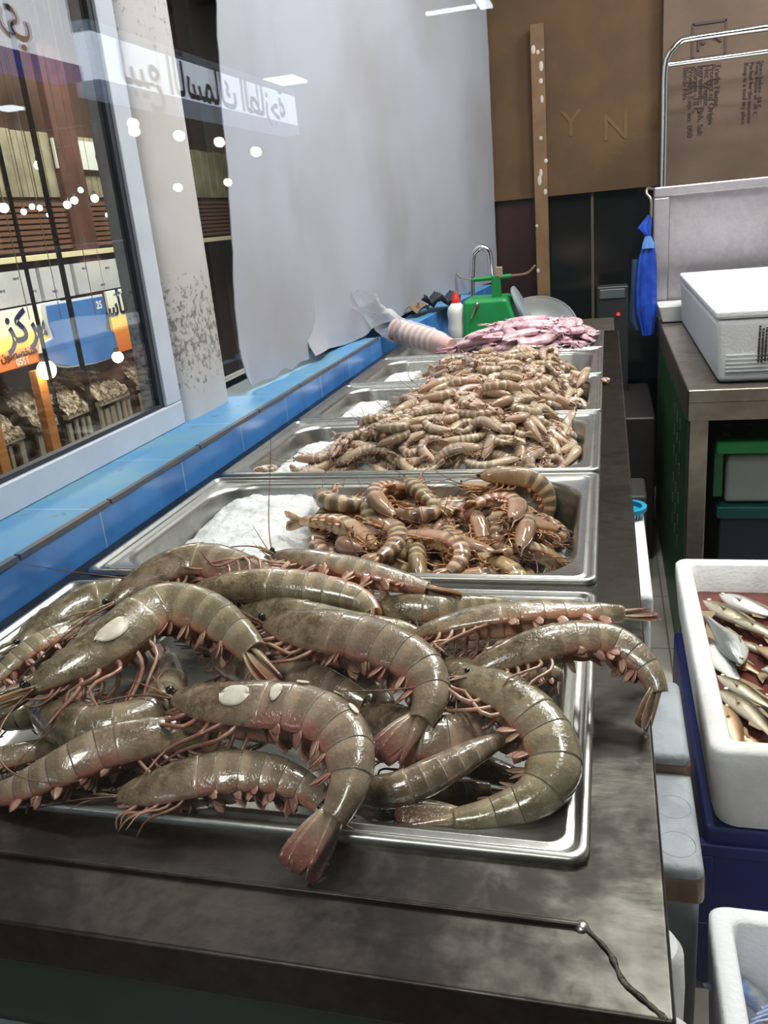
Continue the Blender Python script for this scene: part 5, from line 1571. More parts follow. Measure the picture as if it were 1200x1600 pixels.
for k in range(30):
    a = 2 * PI * k / 30
    bw_.tube([(o_[0] + rB * .8 * math.cos(a), o_[1] + rB * .8 * math.sin(a), o_[2] + .003), (o_[0] + rB * math.cos(a), o_[1] + rB * math.sin(a), o_[2] + .056)], .0016, 5)
bw_.lathe([(rB * .8, 0), (rB * .8, .006)], 30, o_)
bw_.build('slotted_wall', plain('pale cyan slats', (190, 215, 225), 0.4), cbk, True)
# rounded white buckets peeping out at the lower right
zz = .50
wq = at_z(1062, 1480, zz); wq2 = at_z(1070, 1560, zz)
m = MB(); m.lathe([(.02, 0), (.030, .01), (.034, .45), (.032, .49), (.026, .50)], 28, (float(wq[0]) - .028, float(wq[1]) - .0, .002)); 
tag(m.build('white_drum', M['styro_dirty'], smooth=True), 'white rounded drum squeezed between counter and crabs, the farther one', 'drum')
m = MB(); m.lathe([(.02, 0), (.032, .01), (.036, .44), (.034, .475), (.028, .485)], 28, (float(wq2[0]) - .018, float(wq2[1]) - .035, .002))
tag(m.build('white_drum', M['styro_dirty'], smooth=True), 'scribbled white rounded drum nearest the counter corner', 'drum')

# ------------------------------------------------------------------ behind the pans: scale, bottle, cups, bowl, tap, bag
sy = 2.43
M['scale_green'] = plain('green enamel', (16, 140, 70), 0.35, rgb2=(14, 124, 62), vscale=8)
sc_ = empty('kitchen_scale', (-.31, sy, ZT - .03), 'green enamel weighing scale with bare pan arms behind the squid', 'scale')
def SP(x, y, yy=sy): q = at_y(x, y, yy); return float(q[0]), float(q[2])
xa, za = SP(722, 520); xb, zb_ = SP(815, 520); xt0, zt0 = SP(730, 473); xt1, zt1 = SP(797, 463)
zt_ = (zt0 + zt1) / 2; zlo = .80
MB().quadbox([(xa, sy, zlo), (xb + .012, sy, zlo), (xb + .012, sy + .2, zlo), (xa, sy + .2, zlo)], [(xa + .004, sy + .012, zt_), (xt1 - .012, sy + .012, zt_), (xt1 - .012, sy + .16, zt_), (xa + .004, sy + .16, zt_)]).build('housing', M['scale_green'], sc_, bevel=.012, seg=3)
fx = MB(); fx.tube([(xa + .045, sy + .006, zt_ - .015), (xa + .03, sy - .003, zt_ - .05)], .003, 6); fx.ball((xa + .047, sy + .004, zt_ - .012), .007, 10, 7)
fx.build('adjusting_screw', M['steel_table'], sc_, True)
nx = np.array([1, 0, .45]); nx /= np.linalg.norm(nx)
MB().lathe([(.072, 0), (.075, .004), (.075, .010), (.066, .012)], 36, ((xt1 + xb) / 2 + .008, sy + .09, (zt_ + zlo) / 2 + .02), nx).build('dial', plain('scratched dial cover', (150, 160, 165), 0.2), sc_, True)
xp, zp = SP(771, 440)
MB().box((xp - .013, sy + .05, zt_ - .01), (xp + .013, sy + .075, zp + .012)).build('post', M['scale_green'], sc_, bevel=.003)
l0 = SP(735, 440); r0 = SP(795, 434); r1 = SP(820, 430); r2 = SP(834, 417); ll = SP(716, 437); l2 = SP(708, 430)
MB().tube([(l0[0], sy + .06, l0[1]), (xp, sy + .06, zp + .006), (r0[0], sy + .06, r0[1])], .0065, 8).build('cross_arm', M['scale_green'], sc_, True)
pp, _ = catmull([(r0[0] - .01, sy + .06, r0[1]), (r1[0], sy + .06, r1[1]), (r2[0], sy + .06, r2[1])], 10); MB().tube(pp, .0036, 7).build('pan_hook', M['batten'], sc_, True)
pp, _ = catmull([(l0[0] + .01, sy + .06, l0[1]), (ll[0], sy + .06, ll[1]), (l2[0], sy + .06, l2[1])], 10); MB().tube(pp, .0028, 7).build('pan_hook', M['steel_table'], sc_, True)
xk, zk = SP(774, 423); MB().box((xk - .006, sy + .05, zp + .005), (xk + .012, sy + .07, zk + .006)).build('peg', plain('wooden peg', (150, 130, 104), 0.6), sc_, bevel=.002)
sb = MB().box((-.56, 2.30, .0), (.02, 2.95, .798)).build('back_bench', M['steel_table'], bevel=.004); tag(sb, 'plain steel bench behind the pans carrying scale and bottle', 'bench')
# bottle
bx_, bz_ = SP(714, 500, 2.47); bzt = SP(716, 463, 2.47)[1]
bo = empty('bottle', (bx_, 2.47, .80), 'white detergent bottle with red cap left of the green scale', 'bottle')
zc_ = bzt - .018
bo_h = zc_ - .80
MB().lathe([(.022, 0), (.028, .006), (.028, bo_h * .45), (.025, bo_h * .62), (.028, bo_h * .78), (.024, bo_h * .9), (.013, bo_h)], 24, (bx_, 2.47, .80)).build('bottle_body', plain('white bottle plastic', (226, 224, 218), 0.35), bo, True)
MB().lathe([(.013, 0), (.013, .012), (.009, .020), (.007, .030)], 16, (bx_, 2.47, zc_)).build('cap', plain('red cap', (214, 50, 36), 0.35), bo, True)
# steel bowl leaning behind the scale
q = at_y(838, 515, 2.72)
bw = MB(); prof = [(.128, 0), (.132, .004), (.128, .008), (.112, -.012), (.085, -.035), (.04, -.045), (.0, -.046), (.0, -.043), (.04, -.042), (.083, -.032), (.108, -.010), (.124, .003)]
bw.lathe(prof, 48, (float(q[0]), 2.72, float(q[2]) - .005), (0.05, -.75, .66), close=False)
tag(bw.build('steel_bowl', plain('dull aluminium', (200, 200, 202), 0.4, 0.7), smooth=True), 'shiny round steel bowl tilted behind the scale', 'bowl')
# tap
tp = empty('tap', (-.42, 3.0, .8), 'chrome swan neck tap behind the green scale', 'tap')
q0 = at_y(737, 470, 3.0); q1 = at_y(738, 405, 3.0); q2 = at_y(752, 386, 3.0); q3 = at_y(765, 402, 3.0); q4 = at_y(767, 432, 3.0)
pp, _ = catmull([(q0[0], 3.0, .80), q0, q1, (q1[0] + .012, 3.0, q2[2] - .012), q2, (q3[0] - .006, 3.0, q2[2] - .014), q3, q4], 50)
MB().tube(pp, .0105, 12).build('spout', M['chrome'], tp, True)
MB().lathe([(.022, 0), (.022, .02), (.014, .03), (.014, .06)], 20, (q0[0], 3.0, .80)).build('base', M['chrome'], tp, True)
MB().lathe([(.013, 0), (.013, .02)], 16, (q4[0], 3.0, q4[2] - .012)).build('nozzle', M['chrome'], tp, True)
# sleeve of paper cups in a plastic bag
t = NT('clear plastic bag')
gl = t.n('ShaderNodeBsdfPrincipled'); gl.inputs['Base Color'].default_value = (.82, .82, .84, 1); gl.inputs['Roughness'].default_value = .18
tr_ = t.n('ShaderNodeBsdfTransparent'); mx = t.n('ShaderNodeMixShader'); lw = t.n('ShaderNodeLayerWeight'); lw.inputs[0].default_value = .35
t.l(t.math('ADD', t.math('MULTIPLY', lw.outputs['Facing'], .55), .12), mx.inputs[0]); t.l(tr_.outputs[0], mx.inputs[1]); t.l(gl.outputs[0], mx.inputs[2]); t.l(mx.outputs[0], t.out.inputs[0])
t.l(t.bump(t.noise(40, t.pos(), 4, .6, 1.0), .8, .008), gl.inputs['Normal'])
M['bag'] = t.m
A = np.array(at_y(618, 515, 2.17)); B = np.array(at_y(682, 535, 2.10)); Cc = np.array(at_x(560, 466, -.590))
cs = empty('plastic_bag', tuple(A), 'crumpled clear plastic bag holding a sleeve of paper cups on the ledge end', 'bag')
M['cup'] = plain('paper cup', (232, 214, 208), 0.6); M['cup_print'] = plain('pinkish cup rim', (206, 166, 158), 0.6)
dirv = (A - B) / np.linalg.norm(A - B); ln_ = np.linalg.norm(A - B); n_c = 16
for k in range(n_c):
    c = B + dirv * ln_ * (k / (n_c - 1))
    o = MB().lathe([(.021, -.05 if k == 0 else -.006), (.027, -.001), (.029, .0), (.029, .0018), (.027, .0018)] , 24, tuple(c), dirv).build('paper_cup', M['cup'] if k % 2 else M['cup_print'], None, True)
    tag(o, 'paper cup nested in the sleeve inside the clear plastic bag', 'cup', 'paper cups in the clear bag')
mb = MB(); rings = []; rg = np.random.default_rng(6)
path, _ = catmull([B - dirv * .05, B, (A + B) / 2, A, A * .6 + Cc * .4 + np.array([0, 0, .0]), Cc], 26)
for i, c in enumerate(path):
    u = i / 25; r = np.interp(u, [0, .08, .2, .6, .72, .85, 1], [.010, .028, .033, .035, .034, .036, .050])
    tt = path[min(i + 1, 25)] - path[max(i - 1, 0)]; tt /= np.linalg.norm(tt)
    uu = np.cross(tt, [0, 0, 1.0]); uu /= np.linalg.norm(uu); ww = np.cross(tt, uu)
    rings.append([tuple(c + (uu * math.cos(a) + ww * math.sin(a) * (1 if u < .65 else .45)) * r * (1 + rg.normal(0, .035 + .12 * max(0, u - .6)))) for a in np.linspace(0, 2 * PI, 26, endpoint=False)])
mb.loft(rings, close=False).build('bag_film', M['bag'], cs, True, fix=False)
# torn cardboard and wrapper on the far ledge
for lb, pxs, cl in (('small torn piece of brown cardboard on the far ledge', (652, 480), 'card'),):
    q = at_z(pxs[0], pxs[1], .915)
    m_ = MB(); P = [[(q[0] + .05 * (i / 4 - .5) + .012 * math.sin(j), q[1] + .12 * (j / 4 - .5), .912 + .012 * math.sin(1.7 * i + j * 1.3)) for j in range(5)] for i in range(5)]
    o = m_.grid(P).build('torn_cardboard', plain('torn card', (128, 106, 84), 0.8), fix=False); o.modifiers.new('solid', 'SOLIDIFY').thickness = .003
    tag(o, lb, 'cardboard')
q = at_z(690, 470, .92); P = [[(q[0] + .10 * (i / 6 - .5), q[1] + .14 * (j / 6 - .5), .925 + .014 * math.sin(2.1 * i + j) + .008 * math.cos(3 * j)) for j in range(7)] for i in range(7)]
o = MB().grid(P).build('dark_wrapper', plain('dark grey plastic wrap', (52, 58, 66), 0.3), None, True, fix=False); o.modifiers.new('solid', 'SOLIDIFY').thickness = .003
tag(o, 'crumpled dark plastic wrapper on the far ledge beside the bottle', 'wrapper')
# blue bags hanging at the end of the splash panel
hb = empty('plastic_bag', (.13, 3.16, .9), 'bunch of blue plastic carrier bags hanging from a hook by the splash panel', 'bag')
M['bluebag'] = plain('blue bag plastic', (40, 84, 190), 0.3, rgb2=(28, 62, 160), vscale=24)
M['bluebag2'] = plain('pale blue bag plastic', (96, 140, 210), 0.3)
M['bluebag3'] = plain('grey blue thin bag plastic', (52, 74, 104), 0.35)
def hang(nm, pxs, mat, yy, thick, seed):
    rg = np.random.default_rng(seed); rings = []
    for (xl_, xr_, y_) in pxs:
        a = at_y(xl_, y_, yy); b = at_y(xr_, y_, yy); c = (a + b) / 2; w = np.linalg.norm(b - a) / 2
        ring = []
        for k in range(30):
            an = 2 * PI * k / 30; fold = 1 + .16 * math.sin(7 * an + seed) + .08 * math.sin(13 * an + 2 * seed)
            ring.append((c[0] + w * math.cos(an) * (1 + .03 * rg.normal()), yy + thick * math.sin(an) * fold, c[2]))
        rings.append(ring)
    MB().loft(rings).build(nm, M[mat], hb, True)
hang('bag_knot', [(1012, 1018, 336), (1002, 1018, 348), (996, 1018, 356), (1006, 1017, 366), (1010, 1016, 372)], 'bluebag', 3.17, .012, 1)
hang('bag_body', [(1008, 1018, 370), (1004, 1023, 384), (998, 1025, 400), (994, 1026, 430), (992, 1026, 460), (994, 1026, 490), (1000, 1023, 512), (1002, 1021, 523)], 'bluebag', 3.17, .022, 2)
hang('bag_shoulder', [(1008, 1017, 369), (1004, 1022, 380), (1003, 1023, 388)], 'bluebag2', 3.145, .006, 3)
hang('bag_sheet', [(988, 1004, 405), (986, 1006, 440), (984, 1008, 470), (982, 1010, 498), (990, 1010, 515)], 'bluebag3', 3.19, .012, 4)
h0 = at_y(1012, 298, 3.2); h1 = at_y(1017, 340, 3.17)
pp, _ = catmull([(h0[0] + .03, 3.26, h0[2] + .0), (h0[0], 3.2, h0[2] + .008), (h0[0] - .004, 3.18, h0[2] - .01), (h0[0] + .01, 3.17, h0[2] - .03), tuple(h1)], 20)
MB().tube(pp, .005, 8).build('hook', M['steel_table'], hb, True)
# ------------------------------------------------------------------ the shop front pane and the market hall outside
pane = MB().box((-0.9, 0.196, 0.0), (2.6, 0.206, 2.75)).build('window_3', M['pane'])
pane['kind'] = 'structure'
struct(MB().box((-9, -9.5, -0.85), (-0.95, 9.5, -0.8)).box((-0.95, -9.5, -0.85), (6, -0.02, -0.8)).build('ground_market', plain('market hall floor', (96, 88, 80), 0.3)))
struct(MB().box((-9, -9.5, 3.6), (-0.95, 9.5, 3.7)).box((-0.95, -9.5, 3.6), (6, 0.1, 3.7)).build('ceiling_market', plain('dark hall ceiling', (52, 44, 38), 0.7)))
HX = -4.0
struct(MB().box((HX - .5, 2.0, -0.8), (HX - .35, 9.4, 3.6)).build('wall_market', plain('brown hall wall', (84, 58, 46), 0.7, rgb2=(64, 46, 38), vscale=2)))
struct(MB().box((-9, 9.4, -0.8), (-0.95, 9.5, 3.6)).build('wall_market_end', plain('dull hall wall', (70, 66, 60), 0.7)))
def Y(px, py, X=HX): return float(at_x(px, py, X)[1])
def sign_paint(name, z0, z1, glow):
    t = NT(name); s = t.sep(t.pos()); f = t.math('DIVIDE', t.math('SUBTRACT', s[2], z0), z1 - z0)
    f2 = t.math('ADD', f, t.math('MULTIPLY', t.math('SINE', t.math('MULTIPLY', s[1], 1.6)), .05))
    c = t.ramp(f2, [(0.0, lin(206, 110, 50)), (.30, lin(222, 130, 60)), (.36, lin(236, 170, 70)), (.40, lin(236, 200, 70)), (.55, lin(236, 214, 100)), (.70, lin(226, 226, 200)), (1.0, lin(226, 230, 222))])
    return t.bsdf(c, .4, emit=c, estr=glow)
M['navy_ink'] = plain('navy sign lettering', (24, 30, 80), 0.5)
M['blue_ink'] = plain('blue sign lettering', (36, 60, 150), 0.5)
M['brown_ink'] = plain('dark sign lettering', (70, 40, 30), 0.5)
M['white_ink'] = plain('white sign lettering', (230, 225, 215), 0.5)
ydir, zdir = (0, 1, 0), (0, 0, 1)
# sign seen through the left window: left board
y1 = Y(88, 490); z0, z1 = .44, .83
sg = empty('shop_sign', (HX, 4.6, .6), 'yellow and orange lit sign with large navy Arabic words, left half', 'sign')
MB().box((HX, 3.2, z0), (HX + .06, y1, z1)).build('board', sign_paint('sign paint warm', z0, z1, .35), sg, bevel=.004)
yr = Y(68, 500)
lettering('lettering', arabic('مركز أبو'), .30, (HX + .063, yr, .70), ydir, zdir, M['navy_ink'], sg, 'RIGHT', .006, .002)
lettering('lettering', arabic('متخصصون في'), .085, (HX + .063, Y(46, 548), .535), ydir, zdir, M['brown_ink'], sg, 'RIGHT', .002, .002)
lettering('lettering', '0551', .07, (HX + .063, Y(34, 565), .475), ydir, zdir, M['white_ink'], sg, 'RIGHT', .002, .002)
# right board
ya, yb = Y(160, 480), Y(262, 470); z0b = .33
sg2 = empty('shop_sign', (HX, (ya + yb) / 2, .6), 'yellow and orange lit sign beside the window frame, right half', 'sign')
MB().box((HX, ya, z0b), (HX + .06, yb + .8, z1)).build('board', sign_paint('sign paint warm two', z0b, z1, .35), sg2, bevel=.004)
lettering('lettering', arabic('لبيع الأسماك'), .22, (HX + .063, Y(228, 470), .70), ydir, zdir, M['navy_ink'], sg2, 'RIGHT', .005, .002)
lettering('lettering', arabic('الطازجة'), .11, (HX + .063, Y(236, 495), .53), ydir, zdir, M['brown_ink'], sg2, 'RIGHT', .002, .002)
lettering('lettering', arabic('جملة وتجزئة'), .08, (HX + .063, Y(236, 515), .43), ydir, zdir, M['white_ink'], sg2, 'RIGHT', .002, .002)
# blue cut-out board shaped like a pot between them
def ptx(px, py, X): q = at_x(px, py, X); return (float(q[1]), float(q[2]))
pot = [ptx(*p, HX + .1) for p in [(74, 478), (160, 463), (164, 480), (166, 515), (178, 520), (183, 540), (180, 556), (150, 566), (110, 572), (80, 568), (70, 550), (72, 536), (86, 528), (78, 505)]]
def cut(nm, pts, x0, x1, mat, par):
    m = len(pts); mb = MB(); mb.add([(x0, a, b) for a, b in pts] + [(x1, a, b) for a, b in pts], [tuple(range(m)), tuple(range(2*m-1, m-1, -1))] + [(k, k+m, (k+1) % m + m, (k+1) % m) for k in range(m)])
    return mb.build(nm, mat, par)
bp = empty('blue_board', (HX + .1, pot[0][0], .6), 'blue cut-out board between the two halves of the yellow sign', 'sign')
ctr_ = np.mean(pot, 0)
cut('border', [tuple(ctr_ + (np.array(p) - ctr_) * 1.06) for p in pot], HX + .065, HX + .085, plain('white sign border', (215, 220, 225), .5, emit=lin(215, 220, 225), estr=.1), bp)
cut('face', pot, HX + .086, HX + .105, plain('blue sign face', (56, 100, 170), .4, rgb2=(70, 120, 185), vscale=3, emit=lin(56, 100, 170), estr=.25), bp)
q = ptx(155, 477, HX + .107); lettering('lettering', '25', .08, (HX + .107, q[0], q[1]), ydir, zdir, M['white_ink'], bp, 'CENTER', .003, .001)
# white panels with small fish marks above the sign
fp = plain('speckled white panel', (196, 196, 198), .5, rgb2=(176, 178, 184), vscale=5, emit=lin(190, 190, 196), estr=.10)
edges = [Y(-140, 460), Y(54, 460), Y(60, 460) , Y(108, 455), Y(114, 455), Y(300, 440)]
for i in range(3):
    a, b = edges[2 * i], edges[2 * i + 1]
    lb = ('white fish marked panel above the sign at the photo edge', 'narrow white fish marked panel between the dark uprights', 'wide white fish marked panel above the blue board')[i]
    p_ = empty('fascia_panel', (HX, (a + b) / 2, .95), lb, 'panel', 'white fish marked panels above the yellow sign')
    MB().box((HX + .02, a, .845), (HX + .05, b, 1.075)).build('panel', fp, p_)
    mb = MB(); rr = random.Random(i)
    y = a + .12
    while y < b - .08:
        z = rr.uniform(.88, 1.04); mb.ball((HX + .05, y, z), .022, 8, 6, (.2, 1, .4)); mb.add([(HX + .052, y + .018, z), (HX + .052, y + .04, z + .012), (HX + .052, y + .04, z - .012)], [(0, 1, 2)])
        y += rr.uniform(.10, .22)
    mb.build('fish_mark', plain('grey blue fish mark', (100, 108, 124), .6), p_)
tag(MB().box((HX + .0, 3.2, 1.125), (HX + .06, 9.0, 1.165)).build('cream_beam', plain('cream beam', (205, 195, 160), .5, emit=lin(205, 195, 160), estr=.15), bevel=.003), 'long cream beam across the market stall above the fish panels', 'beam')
lv = empty('louvre_panel', (HX, 6, 1.35), 'brown louvred panel behind the cream beam', 'panel')
mb = MB()
for k in range(9): mb.box((HX - .02, 3.2, 1.19 + k * .038), (HX + .01, 9.0, 1.216 + k * .038))
mb.build('slat', plain('brown slats', (98, 70, 56), .5), lv)
MB().box((HX - .05, 3.2, 1.18), (HX - .025, 9.0, 1.54)).build('backing', plain('dark slat backing', (44, 32, 26), .7), lv)
ct = empty('roller_shutter', (HX, 6, 1.75), 'beige curtain of vertical strips above the brown louvres', 'shutter')
mb = MB(); y = 3.2; rr = random.Random(9)
while y < 9.0:
    w_ = rr.uniform(.14, .2); mb.box((HX - .03, y, 1.56), (HX - .012, y + w_ - .012, 2.0 + rr.uniform(0, .01))); y += w_
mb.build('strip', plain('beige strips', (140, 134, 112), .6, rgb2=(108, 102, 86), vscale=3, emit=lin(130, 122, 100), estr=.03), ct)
ws = empty('name_board', (HX, 6.6, 2.1), 'small pale board with dark Arabic words above the beige strips', 'sign')
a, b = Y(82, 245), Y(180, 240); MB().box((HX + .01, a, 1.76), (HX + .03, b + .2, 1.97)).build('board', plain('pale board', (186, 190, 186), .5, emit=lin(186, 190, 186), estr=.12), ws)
lettering('lettering', arabic('الأسماك'), .14, (HX + .032, b + .1, 1.87), ydir, zdir, M['brown_ink'], ws, 'RIGHT', .003, .001)
a, b = Y(95, 300), Y(138, 300)
tag(MB().box((HX - .02, a, -.8), (HX + .04, a + .30, 2.6)).build('red_pillar', plain('rusty red pillar', (84, 52, 44), .6, rgb2=(66, 42, 36), vscale=4)), 'rusty red pillar of the stall seen through the left window', 'pillar', kind='thing')
# market stalls beneath the sign: racks of slats on orange posts
M['glint'] = plain('shiny fish and ice', (150, 140, 126), .25, .6, bump=1.0, bscale=40, bdist=.02, rgb2=(74, 60, 48), vscale=22)
M['slat_grey'] = plain('grey rack slat', (150, 146, 138), .4)
M['rack_dark'] = plain('dark rack wood', (58, 44, 34), .6)
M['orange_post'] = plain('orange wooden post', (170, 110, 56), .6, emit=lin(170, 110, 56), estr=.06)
RX_ = HX + .15
posts = [(22, 590), (205, 560), (-70, 600), (262, 550)]
for i, (px_, py_) in enumerate(posts):
    y = Y(px_, py_, RX_); lb = ('orange wooden post under the sign nearest the photo edge', 'orange wooden post under the right half of the sign', 'orange wooden post beyond the left window edge', 'orange wooden post beside the window frame')[i]
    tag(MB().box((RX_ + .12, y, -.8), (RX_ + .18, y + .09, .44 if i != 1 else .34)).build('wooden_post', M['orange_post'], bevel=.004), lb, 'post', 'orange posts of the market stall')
rk = [(-60, 20), (30, 80), (84, 135), (140, 200), (210, 270)]
for i, (a, b) in enumerate(rk):
    ya, yb = Y(a, 600, RX_) + .06, Y(b, 600, RX_) - .02
    r_ = empty('stall_rack', (RX_, (ya + yb) / 2, -.8), ('slatted stall rack %s heaped with shiny fish' % ('at the photo edge', 'right of the nearest orange post', 'under the left of the blue board', 'under the right of the blue board', 'beside the window frame')[i]), 'rack', 'slatted racks of the market stall')
    rr = random.Random(i + 5); m1 = MB(); y = ya
    while y < yb - .02:
        m1.box((RX_ - .02, y, -.62), (RX_ + .0, y + rr.uniform(.03, .06), -.02 + rr.uniform(-.02, .02))); y += rr.uniform(.07, .11)
    m1.build('slat', M['slat_grey'], r_)
    MB().box((RX_ - .30, ya, -.8), (RX_ - .05, yb, .02)).build('cabinet', M['rack_dark'], r_)
    P = [[(RX_ - .28 + .30 * c / 8, ya + (yb - ya) * k / 24, .03 + .26 * (1 - c / 8) + .05 * mnoise.noise(Vector((k * 1.3, c * 1.1, i)))) for c in range(9)] for k in range(25)]
    MB().grid(P).build('fish_heap', M['glint'], r_, True)
    MB().box((RX_ - .03, ya, .0), (RX_ + .015, yb, .035)).build('front_rail', M['slat_grey'], r_)
# dark uprights and pale cords between the window and the stall
for i, (px_, py_) in enumerate(((75, 560), (128, 560))):
    q = at_x(px_, py_, -2.2)
    tag(MB().box((-2.215, float(q[1]) - .006, -.8), (-2.20, float(q[1]) + (.002 if i == 0 else .012), 3.6)).build('upright_pole', plain('dark pole', (36, 40, 40), .4)), ('thin dark upright pole outside the left window, the thinner one', 'thicker dark upright pole outside the left window')[i], 'pole')
for i, (p0, p1) in enumerate((((8, 330), (44, 500)), ((115, 320), (148, 500)), ((178, 345), (200, 500)), ((60, 330), (84, 500)))):
    a = at_x(*p0, -2.6); b = at_x(*p1, -2.6)
    tag(MB().tube([(a[0], a[1], 3.6), tuple(a), (a[0], a[1], float(b[2]))], .0022, 6).build('pale_rope', plain('pale cord', (214, 200, 180), .5)), 'pale cord hanging in the market hall outside the left window', 'cord', 'pale hanging cords outside')
# bulbs
M['bulb'] = emitter('lit bulb', (255, 246, 232), 30)
M['bulb_warm'] = emitter('warm lit bulb', (255, 226, 176), 42)
M['fit'] = plain('lamp fitting', (70, 70, 70), .5)
def bulb(P, r, mat, label, group, drop=None):
    o = empty('hanging_bulb', (float(P[0]), float(P[1]), float(P[2])), label, 'lamp', group)
    MB().ball(tuple(map(float, P)), r, 14, 10).build('bulb', mat, o, True)
    MB().tube([(P[0], P[1], P[2] + r * .9), (P[0], P[1], P[2] + r * 1.8)], r * .45, 8).build('socket', M['fit'], o)
    MB().tube([(P[0], P[1], P[2] + r * 1.8), (P[0], P[1], 3.6)], .0014, 5).build('cable', M['fit'], o)
for (px_, py_, r, lb) in ((73, 578, .062, 'bright warm bulb under the yellow sign left of the blue board'), (184, 558, .042, 'bright warm bulb at the lower right of the blue board')):
    bulb(at_x(px_, py_, RX_ + .25), r, M['bulb_warm'], lb, 'bulbs over the market stall')
for (px_, py_, r) in ((6, 325, .032), (37, 331, .02), (50, 323, .02), (62, 325, .02), (76, 336, .016), (105, 320, .028), (116, 313, .028), (148, 310, .03), (174, 342, .02), (186, 329, .022), (168, 336, .018), (126, 297, .02), (69, 411, .0), (60, 258, .03)):
    if r: bulb(at_x(px_, py_, -3.2), r * .8, M['bulb'], 'small white bulb in the market hall seen through the left window', 'small bulbs in the market hall')
# ---- behind the camera: the shop signs and lamps that the pane mirrors (mirror plane y = 0.206)
def mirror(P): return np.array([P[0], 0.402 - P[1], P[2]])
SX = -2.5
def hall_sign(nm, m0, m1, z0, z1, label, words_, strip):
    o = empty(nm, (SX, .402 - (m0 + m1) / 2, (z0 + z1) / 2), label, 'sign')
    a, b = .402 - m1, .402 - m0
    MB().box((SX - .12, a, z0), (SX, b, z1)).build('light_box', plain('lit sign face ' + nm, (226, 236, 246), .4, emit=lin(222, 234, 250), estr=7.0), o)
    MB().box((SX - .13, a - .01, z1), (SX + .004, b + .01, z1 + .05)).build('top_trim', plain('sign top trim', (150, 165, 185), .4, emit=lin(170, 190, 215), estr=1.2), o)
    MB().box((SX - .13, a - .01, z0 - .07), (SX + .004, b + .01, z0)).build('bottom_trim', plain('sign trim ' + nm, strip, .4, emit=lin(*strip), estr=2.0), o)
    return o, a, b
o, a, b = hall_sign('hall_sign', 4.25, 7.25, 1.98, 2.20, 'long white lit sign with blue Arabic words mirrored in the glass', None, (180, 200, 230))
M['sign_blue'] = plain('blue sign words', (30, 44, 130), .5)
lettering('lettering', arabic('لبيع الأسماك الطازجة'), .30, (SX + .003, b - .22, 2.085), ydir, zdir, M['sign_blue'], o, 'RIGHT', .004, .002)
o, a, b = hall_sign('hall_sign', 2.6, 4.08, 2.02, 2.32, 'white lit sign with a blue lower band mirrored at the upper left corner', None, (40, 70, 200))
lettering('lettering', arabic('سمك نوري'), .20, (SX + .003, b - .75 + .5, 2.17), ydir, zdir, M['sign_blue'], o, 'RIGHT', .004, .002)
MB().box((SX + .001, b - .34, 2.20), (SX + .006, b - .12, 2.28)).build('emblem', plain('blue emblem', (70, 120, 190), .5), o)
for (px_, py_, X) in ((208, 193, -2.1), (280, 212, -1.9), (343, 222, -1.75), (400, 237, -1.6), (278, 293, -2.4), (356, 285, -2.2), (210, 205, -2.12)):
    bulb(mirror(at_x(px_, py_, X)), .023, M['bulb'], 'round white bulb of the market hall mirrored in the front glass', 'round bulbs mirrored in the front glass')
M['led'] = emitter('led panel', (235, 245, 255), 14)
def led(P, wx, wy, label):
    P = mirror(P)
    o = empty('ceiling_light', tuple(map(float, P)), label, 'lamp', 'ceiling lights of the market hall')
    MB().box((P[0] - wx / 2, P[1] - wy / 2, P[2]), (P[0] + wx / 2, P[1] + wy / 2, P[2] + .02)).build('diffuser', M['led'], o)
    MB().box((P[0] - wx / 2 - .02, P[1] - wy / 2 - .02, P[2] + .021), (P[0] + wx / 2 + .02, P[1] + wy / 2 + .02, P[2] + .05)).build('housing', M['fit'], o)
    MB().tube([(P[0], P[1], P[2] + .05), (P[0], P[1], 3.6)], .006, 6).build('cable', M['fit'], o)
led(at_z(446, 128, 2.5), .30, .42, 'square white ceiling light mirrored right of the long sign')
led(at_z(208, 152, 2.1), .10, .16, 'small ceiling light mirrored just below the long sign')
led(at_z(272, 170, 2.1), .08, .14, 'smaller ceiling light mirrored below the middle of the long sign')
led(at_z(16, 172, 2.2), .14, .16, 'round ceiling light mirrored below the blue banded sign')
led(at_z(705, 18, 2.75), .42, .06, 'bar of white ceiling light mirrored at the top of the glass')
led(at_z(757, 8, 2.75), .10, .30, 'short bar of ceiling light mirrored beside the longer bar')
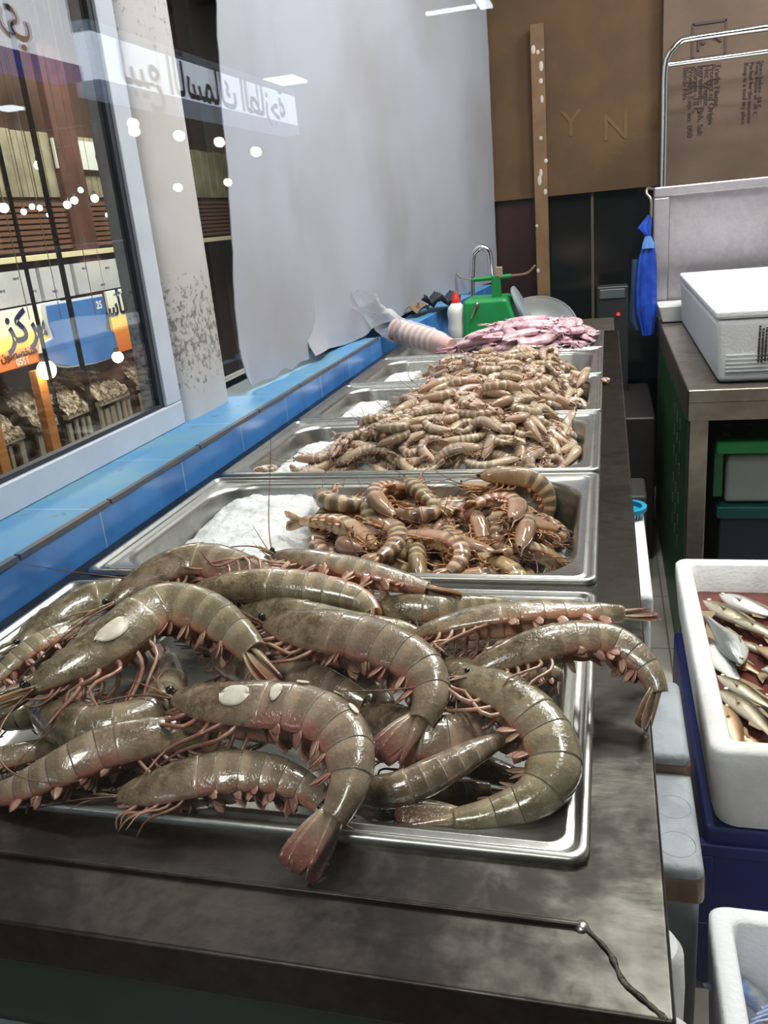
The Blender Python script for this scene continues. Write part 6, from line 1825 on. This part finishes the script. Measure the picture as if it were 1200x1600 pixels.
# ------------------------------------------------------------------ light
def area(name, loc, sx, sy, power, color=(1, 1, 1), label=None):
    o = empty('ceiling_light', loc, label, 'lamp', 'ceiling lights of the shop')
    MB().box((loc[0] - sx / 2 - .02, loc[1] - sy / 2 - .02, loc[2] + .012), (loc[0] + sx / 2 + .02, loc[1] + sy / 2 + .02, loc[2] + .06)).build('housing', M['white_alu'], o)
    d = bpy.data.lights.new(name, 'AREA'); d.shape = 'RECTANGLE'; d.size = sx; d.size_y = sy; d.energy = power; d.color = color
    l = bpy.data.objects.new(name, d); COL.objects.link(l); l.location = loc
    return o
area('shop_lamp', (0.45, 1.75, 2.66), .45, .25, 40, (1.0, .985, .96), 'ceiling light of the shop over the gangway')
area('shop_lamp', (0.30, 0.80, 2.66), .25, .25, 13, (1.0, .985, .96), 'added unseen light just inside the front glass, brightening the front faces')  # added to light the front of the post and counter
area('shop_lamp', (-0.15, 2.1, 2.66), .30, .30, 16, (1.0, .985, .96), 'ceiling light of the shop over the far pans')
area('shop_lamp', (0.95, 2.6, 2.66), .55, .30, 36, (1.0, .985, .96), 'ceiling light of the shop over the steel table')
area('hall_area_light', (-0.6, -1.6, 3.5), .6, 1.2, 70, (1.0, .97, .93), 'added unseen light behind the camera, brightening the counter front')  # added area light, brightens the dark panel under the counter edge
area('hall_area_light', (-2.6, 5.6, 3.5), 1.2, 3.0, 380, (1.0, .93, .82), 'ceiling light of the market hall over the stall')
w = bpy.data.worlds.new('world'); SC.world = w; w.use_nodes = True
w.node_tree.nodes['Background'].inputs[0].default_value = (.05, .055, .06, 1); w.node_tree.nodes['Background'].inputs[1].default_value = 1.0
SC.view_settings.view_transform = 'Standard'; SC.view_settings.look = 'None'; SC.view_settings.gamma = 1.0; SC.view_settings.exposure = 0.0
SC.view_settings.use_curve_mapping = False
SC.cycles.use_denoising = True
SC.cycles.max_bounces = 8; SC.cycles.diffuse_bounces = 3; SC.cycles.glossy_bounces = 4; SC.cycles.transparent_max_bounces = 12
SC.cycles.caustics_reflective = False; SC.cycles.caustics_refractive = False
SC.cycles.sample_clamp_indirect = 6.0
